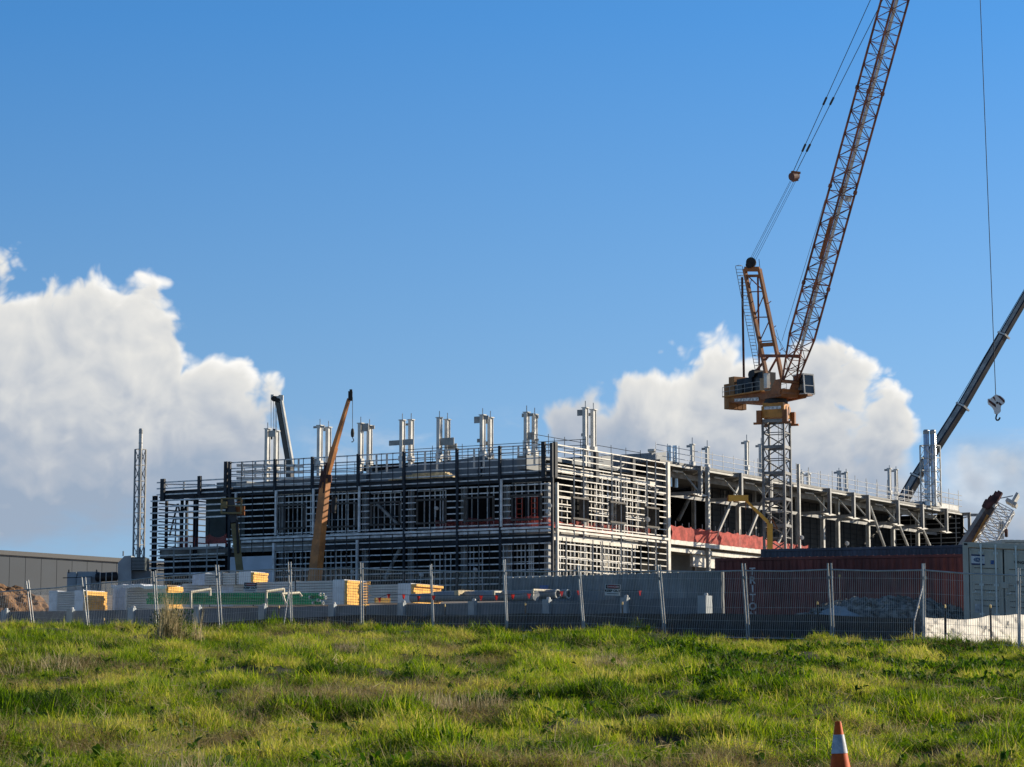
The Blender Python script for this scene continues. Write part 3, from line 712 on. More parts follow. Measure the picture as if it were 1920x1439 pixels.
# --- open part of the right front: outriggers, hangers, trusses
tips = [1314, 1328, 1390, 1446, 1499, 1555.6, 1600.5, 1628, 1683.5, 1729, 1774, 1817]
for i, px in enumerate(tips):
    b = RF(px, 920)[0]; L = 4.6
    if px in (1328, 1499):
        m = mk(); m.icol(B(.1, b, BZ), B(.1, b, 26.2 if px < 1400 else 28.6), .42 if px < 1400 else .34); m.build('column', 'steel_pale', bld); continue
    m = mk(); m.ibeam(B(-.15, b, 25.9), B(L, b, 25.9), .3, .5, .06); m.build('outrigger_beam', 'steel_grey', bld)
    m = mk(); m.ibeam(B(-.15, b, 22.95), B(L, b, 22.95), .3, .42, .06); m.build('outrigger_beam', 'steel_grey', bld)
    m = mk(); m.icol(B(.05, b, 22.8), B(.05, b, 26.1), .42, .05); m.build('hanger', 'steel_grey', bld)
    m = mk(); m.tube(B(2.5, b, 25.6), B(.35, b, 23.2), .11, n=8); m.build('brace', 'steel_pale', bld)
    m = mk(); m.icol(B(L, b, BZ), B(L, b, 25.9), .5, .06); m.build('column', 'steel_pale', bld)
    m = mk(); m.prism([B(0.0, b - 2.2, 22.72), B(0.0, b, 22.50), B(0.0, b + 2.2, 22.72), B(0.0, b, 22.86)], DL * .5); m.build('tie_plate', 'galv_sunlit', bld)
    m = mk(); m.bar(B(.2, b + .3, 25.55), B(2.6, b + 3.2, 25.55), .14, .2); m.bar(B(2.2, b - 3.0, 25.45), B(2.2, b - .3, 25.45), .14, .2); m.build('purlin', 'galv_sunlit', bld)
bc = RF(1804, 980, 3)[0]; m = mk(); m.icol(B(3, bc, BZ), B(3, bc, 25.9), .4); m.build('column', 'steel_pale', bld)
m = mk(); m.box(B(24.6, 75.6, ZD + .02), 23.6, 48.9, .14, DL, DR); m.build('roof_deck', 'deck', bld)
m = mk(); m.bar(B(.7, 27.0, ZD - .35), B(.7, 124.4, ZD - .35), .12, .22); m.build('roof_beam', 'steel_pale', bld)
m = mk(); m.bar(B(4.6, 27.0, 25.4), B(4.6, 124, 25.4), .25, .6); m.build('roof_beam', 'steel_grey', bld)
m = mk(); m.bar(B(4.6, 27.0, 22.95), B(4.6, 124, 22.95), .25, .4); m.build('roof_beam', 'steel_grey', bld)
m = mk(); m.bar(B(-.05, 27.0, ZS - .2), B(-.05, 60, ZS - .2), .3, .55); m.bar(B(.5, 27, ZS - 1.0), B(.5, 60, ZS - 1.0), .2, .5); m.build('floor_beam', 'galv_sunlit', bld)
m = mk(); m.bar(B(-.02, 60.2, ZS - .2), B(-.02, 124, ZS - .2), .3, .5); m.build('floor_beam', 'steel_grey', bld)
def brace(x0, y0, x1, y1, a=1.6, r=.2, mt='steel_pale'):
    b0_, z0 = RF(x0, y0, a); b1_, z1 = RF(x1, y1, a); m = mk(); m.tube(B(a, b0_, z0), B(a, b1_, z1), r, n=8); m.build('brace', mt, bld)
for t in ((1338.6, 1016, 1386.8, 906), (1402, 1008, 1433, 932), (1631, 949, 1659, 1027), (1686, 986, 1703, 1027), (1730, 993, 1745, 1027), (1335, 1042, 1346, 1060), (1458, 1020, 1480, 975)): brace(*t)
for x0, y0, x1, y1 in ((1272, 975, 1294, 930), (1300, 985, 1316, 945), (1342, 930, 1356, 985), (1356, 985, 1385, 935)): brace(x0, y0, x1, y1, 14, .28, 'steel_grey')
for px, a in ((1301, 9), (1301, 20), (1357, 12), (1378, 16), (1410, 18), (1415, 9), (1345, 24), (1592, 16), (1640, 16), (1683, 16), (1540, 20), (1519, 14)):
    b = RF(px, 980, a)[0]; m = mk(); m.icol(B(a, b, BZ), B(a, b, 25.8), .42); m.build('column', 'steel_grey', bld)
net(lambda u, z, d: B(-.25 + d, u, z), 27.0, 53.5, ZS + .05, ZS + 1.75, 3); net(lambda u, z, d: B(.35 + d, u, z), 54.2, 67, ZS + .05, ZS + 1.4, 4)
m = mk()
for k in range(16): m.bar(B(.3, 27.4 + k * 1.75, ZS), B(.3, 27.4 + k * 1.75, ZS + 2.1 + .2 * (k % 2)), .07, .07)
m.build('guard_rail', 'galv_sunlit', bld)
# deep interior: dark walls, ribbed sheeting, and gaps that show the sky
m = mk()
b = 29.0; k = 0
while b < 60:
    m.box(B(31, b + 1.6, (BZ + 25.9) / 2), .1, 1.6, (25.9 - BZ) / 2, DL, DR); b += 3.2 + (1.5 if k % 2 else 3.0); k += 1
m.box(B(31, 44, 24), .1, 17, 2.0, DL, DR); m.box(B(31, 44, 12.8), .1, 17, 4.0, DL, DR)
for k in range(8): m.bar(B(31, 28, 17.4 + k * .75), B(31, 61, 17.4 + k * .75), .12, .16)
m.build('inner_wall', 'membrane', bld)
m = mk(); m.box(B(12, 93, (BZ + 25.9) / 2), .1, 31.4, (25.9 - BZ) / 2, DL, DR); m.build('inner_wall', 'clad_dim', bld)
m = mk()
for k in range(12): m.bar(B(11.7, 61.8, 17.3 + k * .72), B(11.7, 124, 17.3 + k * .72), .14, .10)
for k in range(26): m.bar(B(11.6, 62 + 2.4 * k, 17), B(11.6, 62 + 2.4 * k, 25.8), .1, .12)
m.build('inner_wall', 'steel_dark', bld)
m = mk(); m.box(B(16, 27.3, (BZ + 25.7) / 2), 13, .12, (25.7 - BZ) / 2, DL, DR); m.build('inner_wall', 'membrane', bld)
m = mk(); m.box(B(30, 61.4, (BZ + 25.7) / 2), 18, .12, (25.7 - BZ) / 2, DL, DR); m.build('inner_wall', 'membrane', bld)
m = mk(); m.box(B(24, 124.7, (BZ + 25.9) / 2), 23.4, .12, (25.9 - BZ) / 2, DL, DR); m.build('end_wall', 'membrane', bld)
m = mk()
for k in range(12): m.bar(B(1, 124.4, 17.3 + k * .72), B(46, 124.4, 17.3 + k * .72), .14, .12)
for k in range(18): m.bar(B(1.6 + 2.4 * k, 124.3, 17), B(1.6 + 2.4 * k, 124.3, 25.8), .1, .12)
m.build('end_wall', 'steel_grey', bld)
m = mk(); m.box(B(10, 75, 12.8), .1, 48, 3.8, DL, DR); m.build('inner_wall', 'clad_grey', bld)
m = mk(); m.box(B(1.2, 41.5, 15.0), .2, 6.5, .75, DL, DR); m.build('floor_beam', 'galv_sunlit', bld)
# small floodlights and vents
def flood(p, r=.22):
    m = mk(); m.lathe(p, [(0.01, 0), (r, .02), (r * .9, .3), (0.01, .32)], 10, ax=Vector((.5, -.85, -.2)).normalized()); m.bar(p, p - Z * 1.0, .06, .06); m.build('floodlight', 'stub', bld, smooth=True)
for px, py in ((1030, 948), (1026, 961), (660, 1072), (789, 1078), (890, 1068), (817, 953)): 
    a, z = LF(px, py, -.6); flood(B(a, -.6, z))
for px, py in ((1213, 974), (1502, 1008), (1587, 1019)):
    b, z = RF(px, py, -.3); flood(B(-.3, b, z), .3)
for px in (1255, 1266):
    b, z = RF(px, 836, 5); m = mk(); m.tube(B(5, b, 24), B(5, b, z), .32, n=14); m.build('vent_pipe', 'flue', bld, smooth=True)
b, z = RF(1222, 842, 8); m = mk(); m.lathe(B(8, b, z - 1.4), [(.2, 0), (.2, .8), (.5, 1.1), (.5, 1.35), (.01, 1.4)], 12); m.build('vent_cowl', 'stub', bld, smooth=True)
# ================================================================== tower crane
TY = 295.0
T0 = PZ(1462, 1125, (1290 - 1125) / 4635 * TY); T0 = Vector((502 / 4635 * TY, TY, gbase(TY)))
crane = thing('tower_crane', T0, 'tall orange tower crane on a grey lattice mast, red lattice jib leaning right', 'crane')
ph = R(-22.8); MX = Vector((math.cos(ph), math.sin(ph), 0)); MY = Vector((-math.sin(ph), math.cos(ph), 0))
HS = 1.31
ztop = 504 / 4635 * TY
m = mk(); lattice(m, Vector((T0.x, T0.y, T0.z - .5)), Vector((T0.x, T0.y, ztop)), MX, MY, (HS, HS), (HS, HS), 14, .13, .055, kind='K')
for k in range(8):
    z = ztop - .2 - k * 3.15
    for s in (-1, 1):
        m.bar(Vector((T0.x, T0.y, z)) + MX * HS + MY * (s * HS), Vector((T0.x, T0.y, z)) - MX * HS + MY * (s * HS), .2, .26)
        m.bar(Vector((T0.x, T0.y, z)) + MY * HS + MX * (s * HS), Vector((T0.x, T0.y, z)) - MY * HS + MX * (s * HS), .2, .26)
mast = m.build('mast', 'mast_grey', crane)
m = mk()
lc = Vector((T0.x, T0.y, 0)) + MX * .3 + MY * .5
for s in (-.2, .2): m.bar(lc + MX * s + Z * T0.z, lc + MX * s + Z * ztop, .05, .05)
for k in range(70): m.bar(lc - MX * .2 + Z * (T0.z + .3 * k + .3), lc + MX * .2 + Z * (T0.z + .3 * k + .3), .035, .035)
m.build('ladder', 'mast_grey', mast)
# collar with its plates and the dark slewing ring
c0 = Vector((T0.x, T0.y, 0))
m = mk(); m.box(c0 + Z * (ztop + .95), 1.42, 1.42, .7, MX, MY); m.box(c0 + Z * (ztop + 1.7), 1.3, 1.3, .35, MX, MY)
m.build('collar', 'crane_yellow', crane)
m = mk()
for sx in (-1, 1):
    for sy in (-1, 1):
        c = c0 + MX * (1.62 * sx) + MY * (1.62 * sy) + Z * (ztop + .3); m.box(c, .3, .3, .8, MX, MY); m.box(c - Z * .75 + MX * .2 * sx, .5, .2, .12, MX, MY)
m.build('collar_bracket', 'crane_orange', crane)
m = mk(); m.box(c0 - MY * 1.47 + Z * (ztop + 1.4), 1.05, .03, .18, MX, MY); m.build('name_plate', 'letter_pale', crane)
m = mk()
for s in (-.6, .5): m.prism([c0 + MX * 1.44 + MY * s + Z * (ztop + .6), c0 + MX * 1.44 + MY * (s + .25) + Z * (ztop + 1.1), c0 + MX * 1.44 + MY * s + Z * (ztop + 1.7), c0 + MX * 1.44 + MY * (s - .25) + Z * (ztop + 1.1)], MX * .06)
m.build('collar_mark', 'maroon', crane)
m = mk(); m.lathe(c0 + Z * (ztop + 2.0), [(.01, 0), (1.45, 0), (1.45, .35), (1.3, .35), (1.3, .55), (.01, .55)], 24); m.build('slewing_ring', 'black', crane)
# superstructure axes: hx = heading of the jib, hw = sideways (towards the viewer's left)
hx = Vector((.53, -.848, 0)); hw = Vector((.848, .53, 0))
zd = ztop + 2.6                                  # deck level
def K(r, w, z): return c0 + hx * r + hw * w + Z * (zd + z)
m = mk()
m.prism([K(2.6, -1.3, 0.0), K(3.0, -1.3, .9), K(-7.6, -1.3, .9), K(-7.6, -1.3, .3), K(-4.5, -1.3, -.25), K(-2.5, -1.3, -.3), K(-1.2, -1.3, .0)], hw * 2.6)
m.build('deck', 'crane_orange', crane)
m = mk(); m.prism([K(2.6, -1.4, .3), K(2.8, -1.4, 2.1), K(1.6, -1.4, 2.1), K(.4, -1.4, .3)], hw * .12); m.prism([K(2.6, 1.3, .3), K(2.8, 1.3, 2.1), K(1.6, 1.3, 2.1), K(.4, 1.3, .3)], hw * .12)
m.bar(K(2.7, -1.3, .5), K(2.7, 1.3, .5), .3, .4); m.bar(K(2.7, -1.3, 1.8), K(2.7, 1.3, 1.8), .3, .3)
m.build('jib_foot_frame', 'crane_orange', crane)
m = mk(); m.box(K(-4.2, -1.75, .95), 3.8, .35, .06, hx, hw); m.box(K(-4.2, 1.75, .95), 3.8, .35, .06, hx, hw); m.build('walkway', 'crane_yellow', crane)
m = mk(); m.prism([K(-1.6, -1.42, -.1), K(-1.6, -1.42, .3), K(-6.4, -1.42, .6), K(-6.4, -1.42, .25)], hw * .06); m.build('sign_board', 'letter_pale', crane)
m = mk()
for s in (-2.05, 2.05):
    for k in range(6): m.bar(K(-8 + 1.5 * k, s, 1), K(-8 + 1.5 * k, s, 2.1), .05, .05)
    for z in (1.55, 2.1): m.bar(K(-8, s, z), K(-.5, s, z), .05, .05)
m.build('guard_rail', 'steel_grey', crane)
# counterweights hang at the tail
m = mk()
for k in range(4): m.box(K(-8.1, -1.05 + .7 * k, 1.05), .5, .33, 1.55, hx, hw)
m.build('counterweight', 'weight', crane, bevel=.04)
m = mk(); m.box(K(-7.1, 0, 1.9), .55, 1.35, 1.5, hx, hw); m.build('counterweight', 'weight', crane, bevel=.04)
# machinery: winches, motor house, cabinets
m = mk(); m.box(K(-4.8, 0, 2.0), 1.5, 1.1, 1.0, hx, hw); m.box(K(-2.4, .2, 2.2), .9, 1.0, 1.3, hx, hw); m.tube(K(-3.4, -1.2, 3.3), K(-3.4, 1.2, 3.3), .5, n=14)
m.build('winch_house', 'steel_dark', crane)
m = mk(); m.box(K(-1.6, -1.2, 1.8), .4, .3, .8, hx, hw); m.build('cabinet', 'clad_dim', crane); m = mk(); m.box(K(-5.6, -1.15, 1.7), .7, .25, .6, hx, hw); m.build('cabinet', 'clad_dim', crane)
m = mk(); m.box(K(-.3, -1.1, 2.2), .3, .25, .9, hx, hw); m.build('cabinet', 'stub', crane)
m = mk(); m.tube(K(-2.9, -1.3, 3.4), K(-2.9, 1.3, 3.4), .45, n=14); m.build('winch_drum', 'black', crane)
# cab on the right side of the jib foot
def cabp(r, w, z): return K(3.4 + r, 2.2 + w, z)
m = mk()
cb = [(0, 0, .55), (2.3, 0, .55), (2.3, 1.5, .55), (0, 1.5, .55), (0, 0, 2.9), (2.0, 0, 2.9), (2.0, 1.5, 2.9), (0, 1.5, 2.9)]
def cw(r, w, z): return PCAB + hx * r + hw * w + Z * z
PCAB = P(1506, 722, TY - 1.0) - hx * .9 - hw * .75 - Z * 1.2
cb = [cw(0, 0, 0), cw(2.1, 0, 0), cw(2.1, 1.5, 0), cw(0, 1.5, 0), cw(0, 0, 2.35), cw(1.9, 0, 2.35), cw(1.9, 1.5, 2.35), cw(0, 1.5, 2.35)]
m.hexa(cb); cab = m.build('cab', 'glass_dark', crane)
m = mk()
for i, j in ((0, 1), (1, 2), (2, 3), (3, 0), (4, 5), (5, 6), (6, 7), (7, 4), (0, 4), (1, 5), (2, 6), (3, 7)): m.bar(cb[i], cb[j], .13, .13)
m.bar(cw(1.0, -.02, 0), cw(1.0, -.02, 2.35), .1, .1); m.bar(cw(2.03, 0, 1.0), cw(2.03, 1.5, 1.0), .08, .08)
m.box(cw(.95, .75, 2.42), 1.0, .8, .05, hx, hw); m.build('cab_frame', 'stub', cab)
m = mk(); m.bar(cw(-1.2, .2, -.2), cw(2.2, .75, -.15), .9, .25); m.bar(cw(-2.4, .2, -.5), cw(1.4, .6, -.3), .5, .3); m.build('cab_platform', 'crane_orange', crane)
# A-frame leaning back over the tail
fL, fR = P(1441, 722, TY), P(1468, 716, TY - .5)
tL, tR = P(1396, 505, TY + 3), P(1424, 505, TY + 2.4)
m = mk(); m.bar(fL, tL, .38, .42, up=hx); m.bar(fR, tR, .38, .42, up=hx)
m.bar(tL, tR, .5, .55); m.bar(tL.lerp(fL, .06), tR.lerp(fR, .06), .3, .3); m.bar(tL.lerp(fL, .66), tR.lerp(fR, .67), .3, .45)
m.build('a_frame', 'crane_orange', crane)
m = mk()
for a, b in ((.2, .2), (.42, .43), (.63, .64)): m.bar(tL.lerp(fL, a), tR.lerp(fR, b), .12, .12)
for a, b in ((.42, .22), (.63, .45), (.04, .2)): m.bar(tL.lerp(fL, a), tR.lerp(fR, b), .13, .13)
m.bar(P(1421, 520, TY + 2.8), P(1424, 722, TY + 5), .24, .24); m.bar(P(1409, 524, TY + 3), P(1400, 560, TY + 3), .08, .08)
m.bar(P(1441, 668, TY + 1), P(1406, 710, TY + 6), .22, .22); m.bar(P(1462, 662, TY + 1), P(1438, 705, TY + 5), .2, .2)
for px, py in ((1406, 570), (1440, 570), (1449, 616), (1424, 663), (1462, 658)): m.bar(P(px, py, TY + 1.5), P(px + 6, py - 5, TY + 1.0), .07, .07)
m.bar(P(1424, 667.5, TY), P(1502, 668, TY - 3), .36, .34)
m.build('a_frame_brace', 'jib_red', crane)
m = mk(); m.bar(P(1391.5, 520, TY + 3.5), P(1395, 722, TY + 7), .28, .28); m.build('back_stay', 'maroon', crane)
m = mk()
for (x0, y0), (x1, y1) in (((1379, 500), (1400, 610)), ((1392, 500), (1412, 610)), ((1400, 610), (1418, 705)), ((1412, 610), (1427, 705))): m.bar(P(x0, y0, TY + 4), P(x1, y1, TY + 4), .07, .07)
for k in range(34):
    t = k / 33; L_ = P(1379 + 39 * t, 499 + 206 * t, TY + 4); Q_ = P(1392 + 35 * t, 499 + 206 * t, TY + 4); m.bar(L_, Q_, .05, .05)
    if k % 3 == 0: m.path([L_, (L_ + Q_) / 2 - Vector((0, .6, 0)), Q_], .03, 4)
m.build('caged_ladder', 'steel_grey', crane)
m = mk(); m.tube(P(1408, 492, TY + 2.2), P(1409, 493, TY + 3.2), .62, n=16); m.tube(P(1404, 497, TY + 2.2), P(1405, 498, TY + 3.2), .4, n=16); m.bar(P(1425, 505, TY + 2.5), P(1423, 486, TY + 2.5), .06, .06); m.build('sheave', 'black', crane)
# jib: four chords, heading towards the viewer's right
jf = P(1481, 714, TY - 2); jt = c0 + hx * 36.2 + Z * (jf.z + 73.5)
jt = jf + hx * 35.0 + Z * 72.5
jd = (jt - jf).normalized(); jw = hw; jn = jw.cross(jd).normalized()
j1 = jf + jd * 5.5; j2 = jf + jd * 72
m = mk(); sz = 1.08
lattice(m, jf, j1, jw, jn, (1.05, .12), (sz, sz), 4, .085, .036)
lattice(m, j1, j2, jw, jn, (sz, sz), (sz, sz), 48, .095, .034)
lattice(m, j2, jt, jw, jn, (sz, sz), (.4, .3), 6, .085, .034)
for L in (12, 24, 36, 48, 60):
    for s in (-1, 1):
        for q in (-1, 1): m.box(jf + jd * L + jw * (s * sz) + jn * (q * sz), .16, .16, .22, jw, jn, jd)
    for dL in (-.5, .5):
        for s in (-1, 1): m.bar(jf + jd * (L + dL) + jw * sz + jn * (s * sz), jf + jd * (L + dL) - jw * sz + jn * (s * sz), .09, .09, up=jn)
jib = m.build('jib', 'jib_red', crane)
m = mk(); m.box((jf + jd * 2 + jt) / 2 + jn * .4, .02, .2, (jt - jf).length / 2 - 3, jn, jw, jd)
for k in range(60): m.bar(jf + jd * (4 + 1.25 * k) + jw * .3 + jn * -.1, jf + jd * (4 + 1.25 * k) + jw * .3 + jn * -.9, .035, .035)
m.build('jib_walkway', 'galv', jib)
jb = jf + jd * 16.5 + jn * -1.0 - jw * .5
m = mk(); m.box(P(1549, 447, TY - 9), .07, .22, 2.6, jn, jw, jd); m.build('jib_box', 'crane_orange', jib)
m = mk(); m.box(P(1590, 373, TY - 11), .3, .3, .3, jn, jw, jd); m.build('jib_lamp', 'letter_pale', jib)
# luffing gear
pbk = P(1488.5, 332, TY - 4); pa = jf + jd * 62 + jn * sz
if (pa - jf).dot(jn) * jn.z < 0: pass
qa = P(1632, 0, TY - 21); qb = P(1655, 0, TY - 21)
def extend(a, b, k): return a + (b - a) * k
for (sx, q) in ((1485.5, qa), (1491.5, qb)):
    s = P(sx, 326, TY - 4); mid = s.lerp(q, .43); mid2 = s.lerp(q, .155)
    e = jf + jd * 66 + jw * (sz if q is qb else -sz)
    m = mk(); m.tube(s, mid, .045, n=5); m.tube(mid, q, .045, n=5); m.tube(q, e, .045, n=5)
    for c in (mid, mid2): m.bar(c - (q - s).normalized() * .55, c + (q - s).normalized() * .55, .2, .16)
    m.build('pendant', 'rope', crane)
m = mk()
for x0, x1 in ((1405, 1481.5), (1408, 1484), (1412, 1489), (1416, 1492)): m.tube(P(x0, 489, TY + 2.6), P(x1, 340, TY - 4), .03, n=4)
m.tube(P(1466, 640, TY), P(1547, 375, TY - 9), .03, n=4)
m.path([P(1455, 618, TY), P(1466, 655, TY - 1), P(1478, 666, TY - 2), P(1484, 650, TY - 3), P(1494, 632, TY - 4)], .03, 4)
m.path([P(1452, 628, TY), P(1462, 640, TY - 1), P(1474, 662, TY - 2)], .03, 4)
m.build('luffing_rope', 'rope', crane)
m = mk(); m.tube(P(1484, 332, TY - 4.4), P(1494, 330, TY - 3.8), .5, n=14); m.build('bridle_block', 'maroon', crane)
m = mk(); m.bar(P(1484, 323, TY - 4.3), P(1500, 325, TY - 4), .4, .25); m.bar(P(1486, 340, TY - 4.3), P(1496, 338, TY - 4), .3, .2); m.build('bridle_block', 'crane_orange', crane)
# hoist rope and hook block
HY = jt.y
hk = P(1867, 741, HY); tp = P(1838, 0, HY)
m = mk(); m.tube(hk, tp, .045, n=5); m.tube(tp, jt, .045, n=5); m.build('hoist_rope', 'rope', crane)
hb = thing('hook_block', hk - Z * 2.8, 'red and white striped hook block hanging on a long rope against the sky', 'crane hook', None)
px2 = HY / 4635 / 1.0
def HP(x, y, d=0): return P(1820 + x / 17.99, 720 + y / 17.99, HY + d)
outl = [(850, 355), (1000, 405), (1090, 470), (1150, 540), (1160, 620), (1120, 680), (1030, 740), (1015, 830), (1020, 930), (960, 1000), (890, 1020), (830, 980), (810, 880), (760, 790), (680, 720), (620, 680), (598, 600), (598, 500), (670, 500)]
m = mk(); m.prism([HP(x, y, -.25) for x, y in outl], Vector((0, .5, 0))); body = m.build('block_body', 'sign_white', hb)
for pl in ([(600, 520), (850, 700), (850, 800), (610, 610)], [(740, 450), (790, 425), (830, 510), (840, 580)], [(900, 405), (990, 415), (1150, 570), (1140, 640), (1110, 620)], [(950, 610), (1060, 700), (1020, 735), (950, 690)]):
    m = mk(); m.prism([HP(x, y, -.29) for x, y in pl], Vector((0, .03, 0))); m.build('stripe', 'maroon', body)
m = mk(); m.tube(HP(895, 640, -.33), HP(895, 640, .33), .12, n=12); m.build('sheave_pin', 'black', hb)
m = mk(); hp = [HP(x, y) for x, y in ((890, 1020), (870, 1080), (850, 1150), (860, 1210), (900, 1235), (950, 1215), (980, 1160), (990, 1135))]; m.path(hp, .09, 8); m.build('hook', 'steel_dark', hb)
# ================================================================== mobile cranes and booms
# orange telescopic crane in front of the left face
OY = 262
oc = thing('mobile_crane', P(588, 1135, OY), 'orange mobile crane boom with a thin luffing tip, standing before the left front', 'crane')
base = P(587, 1135, OY); knee = P(612, 898, OY); tip = P(655, 748, OY)
v = (knee - base).normalized(); xd = v.cross(Vector((0, 1, 0))).normalized()
m = mk()
def boomsec(m, p, q, w0, w1, d=.9): 
    x = (q - p).normalized().cross(Vector((0, -1, 0))).normalized(); y = Vector((0, 1, 0))
    m.hexa([p - x * w0 - y * d, p + x * w0 - y * d, p + x * w0 + y * d, p - x * w0 + y * d, q - x * w1 - y * d, q + x * w1 - y * d, q + x * w1 + y * d, q - x * w1 + y * d])
xw = Vector((.77, -.64, 0))
def boom2(m, p, q, w0, w1, ch=.3):
    """box boom with chamfered section, turned so that one flank meets the sun"""
    d = (q - p).normalized(); x = xw - d * xw.dot(d); x.normalize(); y = d.cross(x)
    sec = [(-1, -1), (1, -1), (1, .5), (.5, 1), (-.5, 1), (-1, .5)]
    vs = [c + x * (a * w) + y * (b * w) for c, w in ((p, w0), (q, w1)) for a, b in sec]
    m.add(vs, [(i, (i + 1) % 6, 6 + (i + 1) % 6, 6 + i) for i in range(6)] + [tuple(range(5, -1, -1)), tuple(range(6, 12))])
boom2(m, base, P(600, 1012, OY), .62, .58); m.build('main_boom', 'boom_orange', oc)
m = mk(); boom2(m, P(600, 1012, OY), knee, .54, .46); m.build('boom_section', 'boom_orange', oc)
m = mk(); boom2(m, P(611, 905, OY), P(628, 840, OY), .24, .34); boom2(m, P(628, 840, OY), tip, .27, .17); fly = m.build('fly_jib', 'boom_orange', oc)
m = mk(); m.bar(P(607, 925, OY - .5), P(612, 868, OY - .5), .2, .2); m.bar(P(600, 915, OY - .5), P(610, 873, OY - .5), .2, .2); m.box(knee, .55, .5, .4); m.bar(P(598, 925, OY), P(604, 880, OY), .2, .2); m.build('luffing_strut', 'maroon', oc)
m = mk(); m.box(P(657, 743, OY), .22, .3, .5); m.box(P(658, 736, OY), .14, .25, .3); m.build('boom_head', 'black', oc)
m = mk()
for a, b in (((651, 752), (621, 857)), ((654, 754), (625, 860)), ((645, 768), (638, 790))): m.tube(P(*a, OY + .5), P(*b, OY + .5), .04, n=4)
m.tube(P(661, 745, OY), P(661, 818, OY), .03, n=4); m.build('rope', 'rope', oc)
m = mk(); p = P(661, 812, OY); m.lathe(p - Z * .5, [(.02, 0), (.16, .1), (.2, .5), (.14, .9), (.02, 1)], 10); m.path([p - Z * .5, p - Z * .8 + RT * .15, p - Z * 1.0, p - Z * .95 - RT * .12], .05, 5); m.build('hook', 'black', oc)
m = mk(); m.tube(P(625, 962, OY - 1), P(627, 932, OY - 1), .28, n=12); m.build('hose_reel', 'black', oc)
m = mk(); m.box(P(588, 1128, OY) + Vector((0, 1, 0)), 4.2, 1.3, .7); m.box(P(560, 1124, OY), 1.0, 1.1, 1.2); m.build('carrier', 'crane_orange', oc)
# white telescopic crane behind the roof
WY = 318
wc = thing('mobile_crane', P(556, 1125, WY), 'telescopic boom, sunlit side painted pale, behind the roof at left, white pulley head on top', 'crane')
m = mk(); boom2(m, P(552, 1100, WY), P(544, 862, WY), .5, .45); boom2(m, P(544, 870, WY), P(523, 752, WY), .40, .37); m.build('boom', 'boom_dark', wc)
m = mk(); boom2(m, P(549.5, 872, WY - .5), P(528.5, 752, WY - .5), .20, .19); m.build('lit_flank', 'stub', wc)  # pale strip standing in for the sunlit side of the boom
m = mk(); m.box(P(520, 748, WY), .55, .45, .3); m.box(P(511, 745, WY), .2, .4, .3); m.box(P(527, 748, WY), .3, .4, .45); m.build('boom_head', 'stub', wc)
m = mk(); m.tube(P(514, 748, WY - .5), P(515, 748, WY + .5), .38, n=12); m.tube(P(521, 751, WY - .5), P(522, 751, WY + .5), .3, n=12); m.build('sheave', 'black', wc)
m = mk()
for x in (508.3, 513, 516, 518.5): m.tube(P(x, 748, WY), P(x, 806 if x < 516 else 815, WY), .03, n=4)
m.build('rope', 'rope', wc)
for x, y in ((508.3, 817), (514, 812)):
    m = mk(); p = P(x, y, WY); m.box(p, .18, .2, .5); m.build('hook_block', 'black', wc)
m = mk(); m.box(P(556, 1118, WY), 4, 1.4, 1.0); m.build('carrier', 'boom_dark', wc)
# long dark telescopic crane at the right, behind the building
DY = 395
dc = thing('mobile_crane', P(1640, 1125, DY), 'long dark blue telescopic crane boom reaching up past the twin flues to the right edge', 'crane')
d0_, d1_ = P(1640, 1040, DY), P(1925, 560, DY)
pts = [(1652, 1014), (1720, 895), (1805, 763), (1882, 629), (1960, 496)]
ws = [.80, .74, .66, .58, .50]
for i in range(4):
    m = mk(); a, b = P(*pts[i], DY), P(*pts[i + 1], DY); boom2(m, a, b, ws[i], ws[i]); bs = m.build('boom_section', 'boom_dark', dc)
    dd_ = (b - a).normalized(); x = xw - dd_ * xw.dot(dd_); x.normalize(); y = dd_.cross(x)
    m = mk(); m.box(b, ws[i] + .16, ws[i] + .16, .14, x, y, dd_); m.build('collar', 'stub', bs)
    m = mk(); yy_ = y if y.y < 0 else -y
    m.box((a + b) / 2 + yy_ * (ws[i] + .01), .55 * ws[i], .03, (b - a).length / 2 - .3, x, yy_, dd_); m.build('flank_panel', 'steel_grey', bs)
m = mk(); m.tube(P(1650, 1000, DY), P(1953, 488, DY), .05, n=4); m.build('rope', 'rope', dc)
m = mk(); m.box(P(1640, 1118, DY), 5, 1.5, 1.4); m.build('carrier', 'boom_dark', dc)
# telehandler with basket near the left end
HY2 = 263
tl = thing('boom_lift', P(458, 1130, HY2), 'olive boom lift raising a brown work basket beside the left bay', 'boom lift')
m = mk(); m.bar(P(456, 1128, HY2), P(439.5, 980, HY2), .75, .5, up=Vector((0, 1, 0))); m.build('lower_boom', 'boom_olive', tl)
m = mk(); m.bar(P(447, 1038, HY2 - .3), P(444, 975, HY2 - .3), .25, .3, up=Vector((0, 1, 0))); m.build('boom_cylinder', 'black', tl)
m = mk(); m.bar(P(439.5, 982, HY2), P(433, 937, HY2), .72, .5, up=Vector((0, 1, 0))); m.bar(P(434, 938, HY2), P(428, 962, HY2), .3, .4, up=Vector((0, 1, 0))); m.build('upper_boom', 'boom_dark', tl)
m = mk()
bc_ = P(424, 963, HY2 - .4)
for dx in (-.5, 1.6):
    for dy in (-.5, .5): m.bar(bc_ + RT * dx + Vector((0, dy, 0)), bc_ + RT * dx + Vector((0, dy, 1.6)), .08, .08)
for z in (.05, .8, 1.6):
    for dy in (-.5, .5): m.bar(bc_ + RT * -.5 + Vector((0, dy, z)), bc_ + RT * 1.6 + Vector((0, dy, z)), .09, .09)
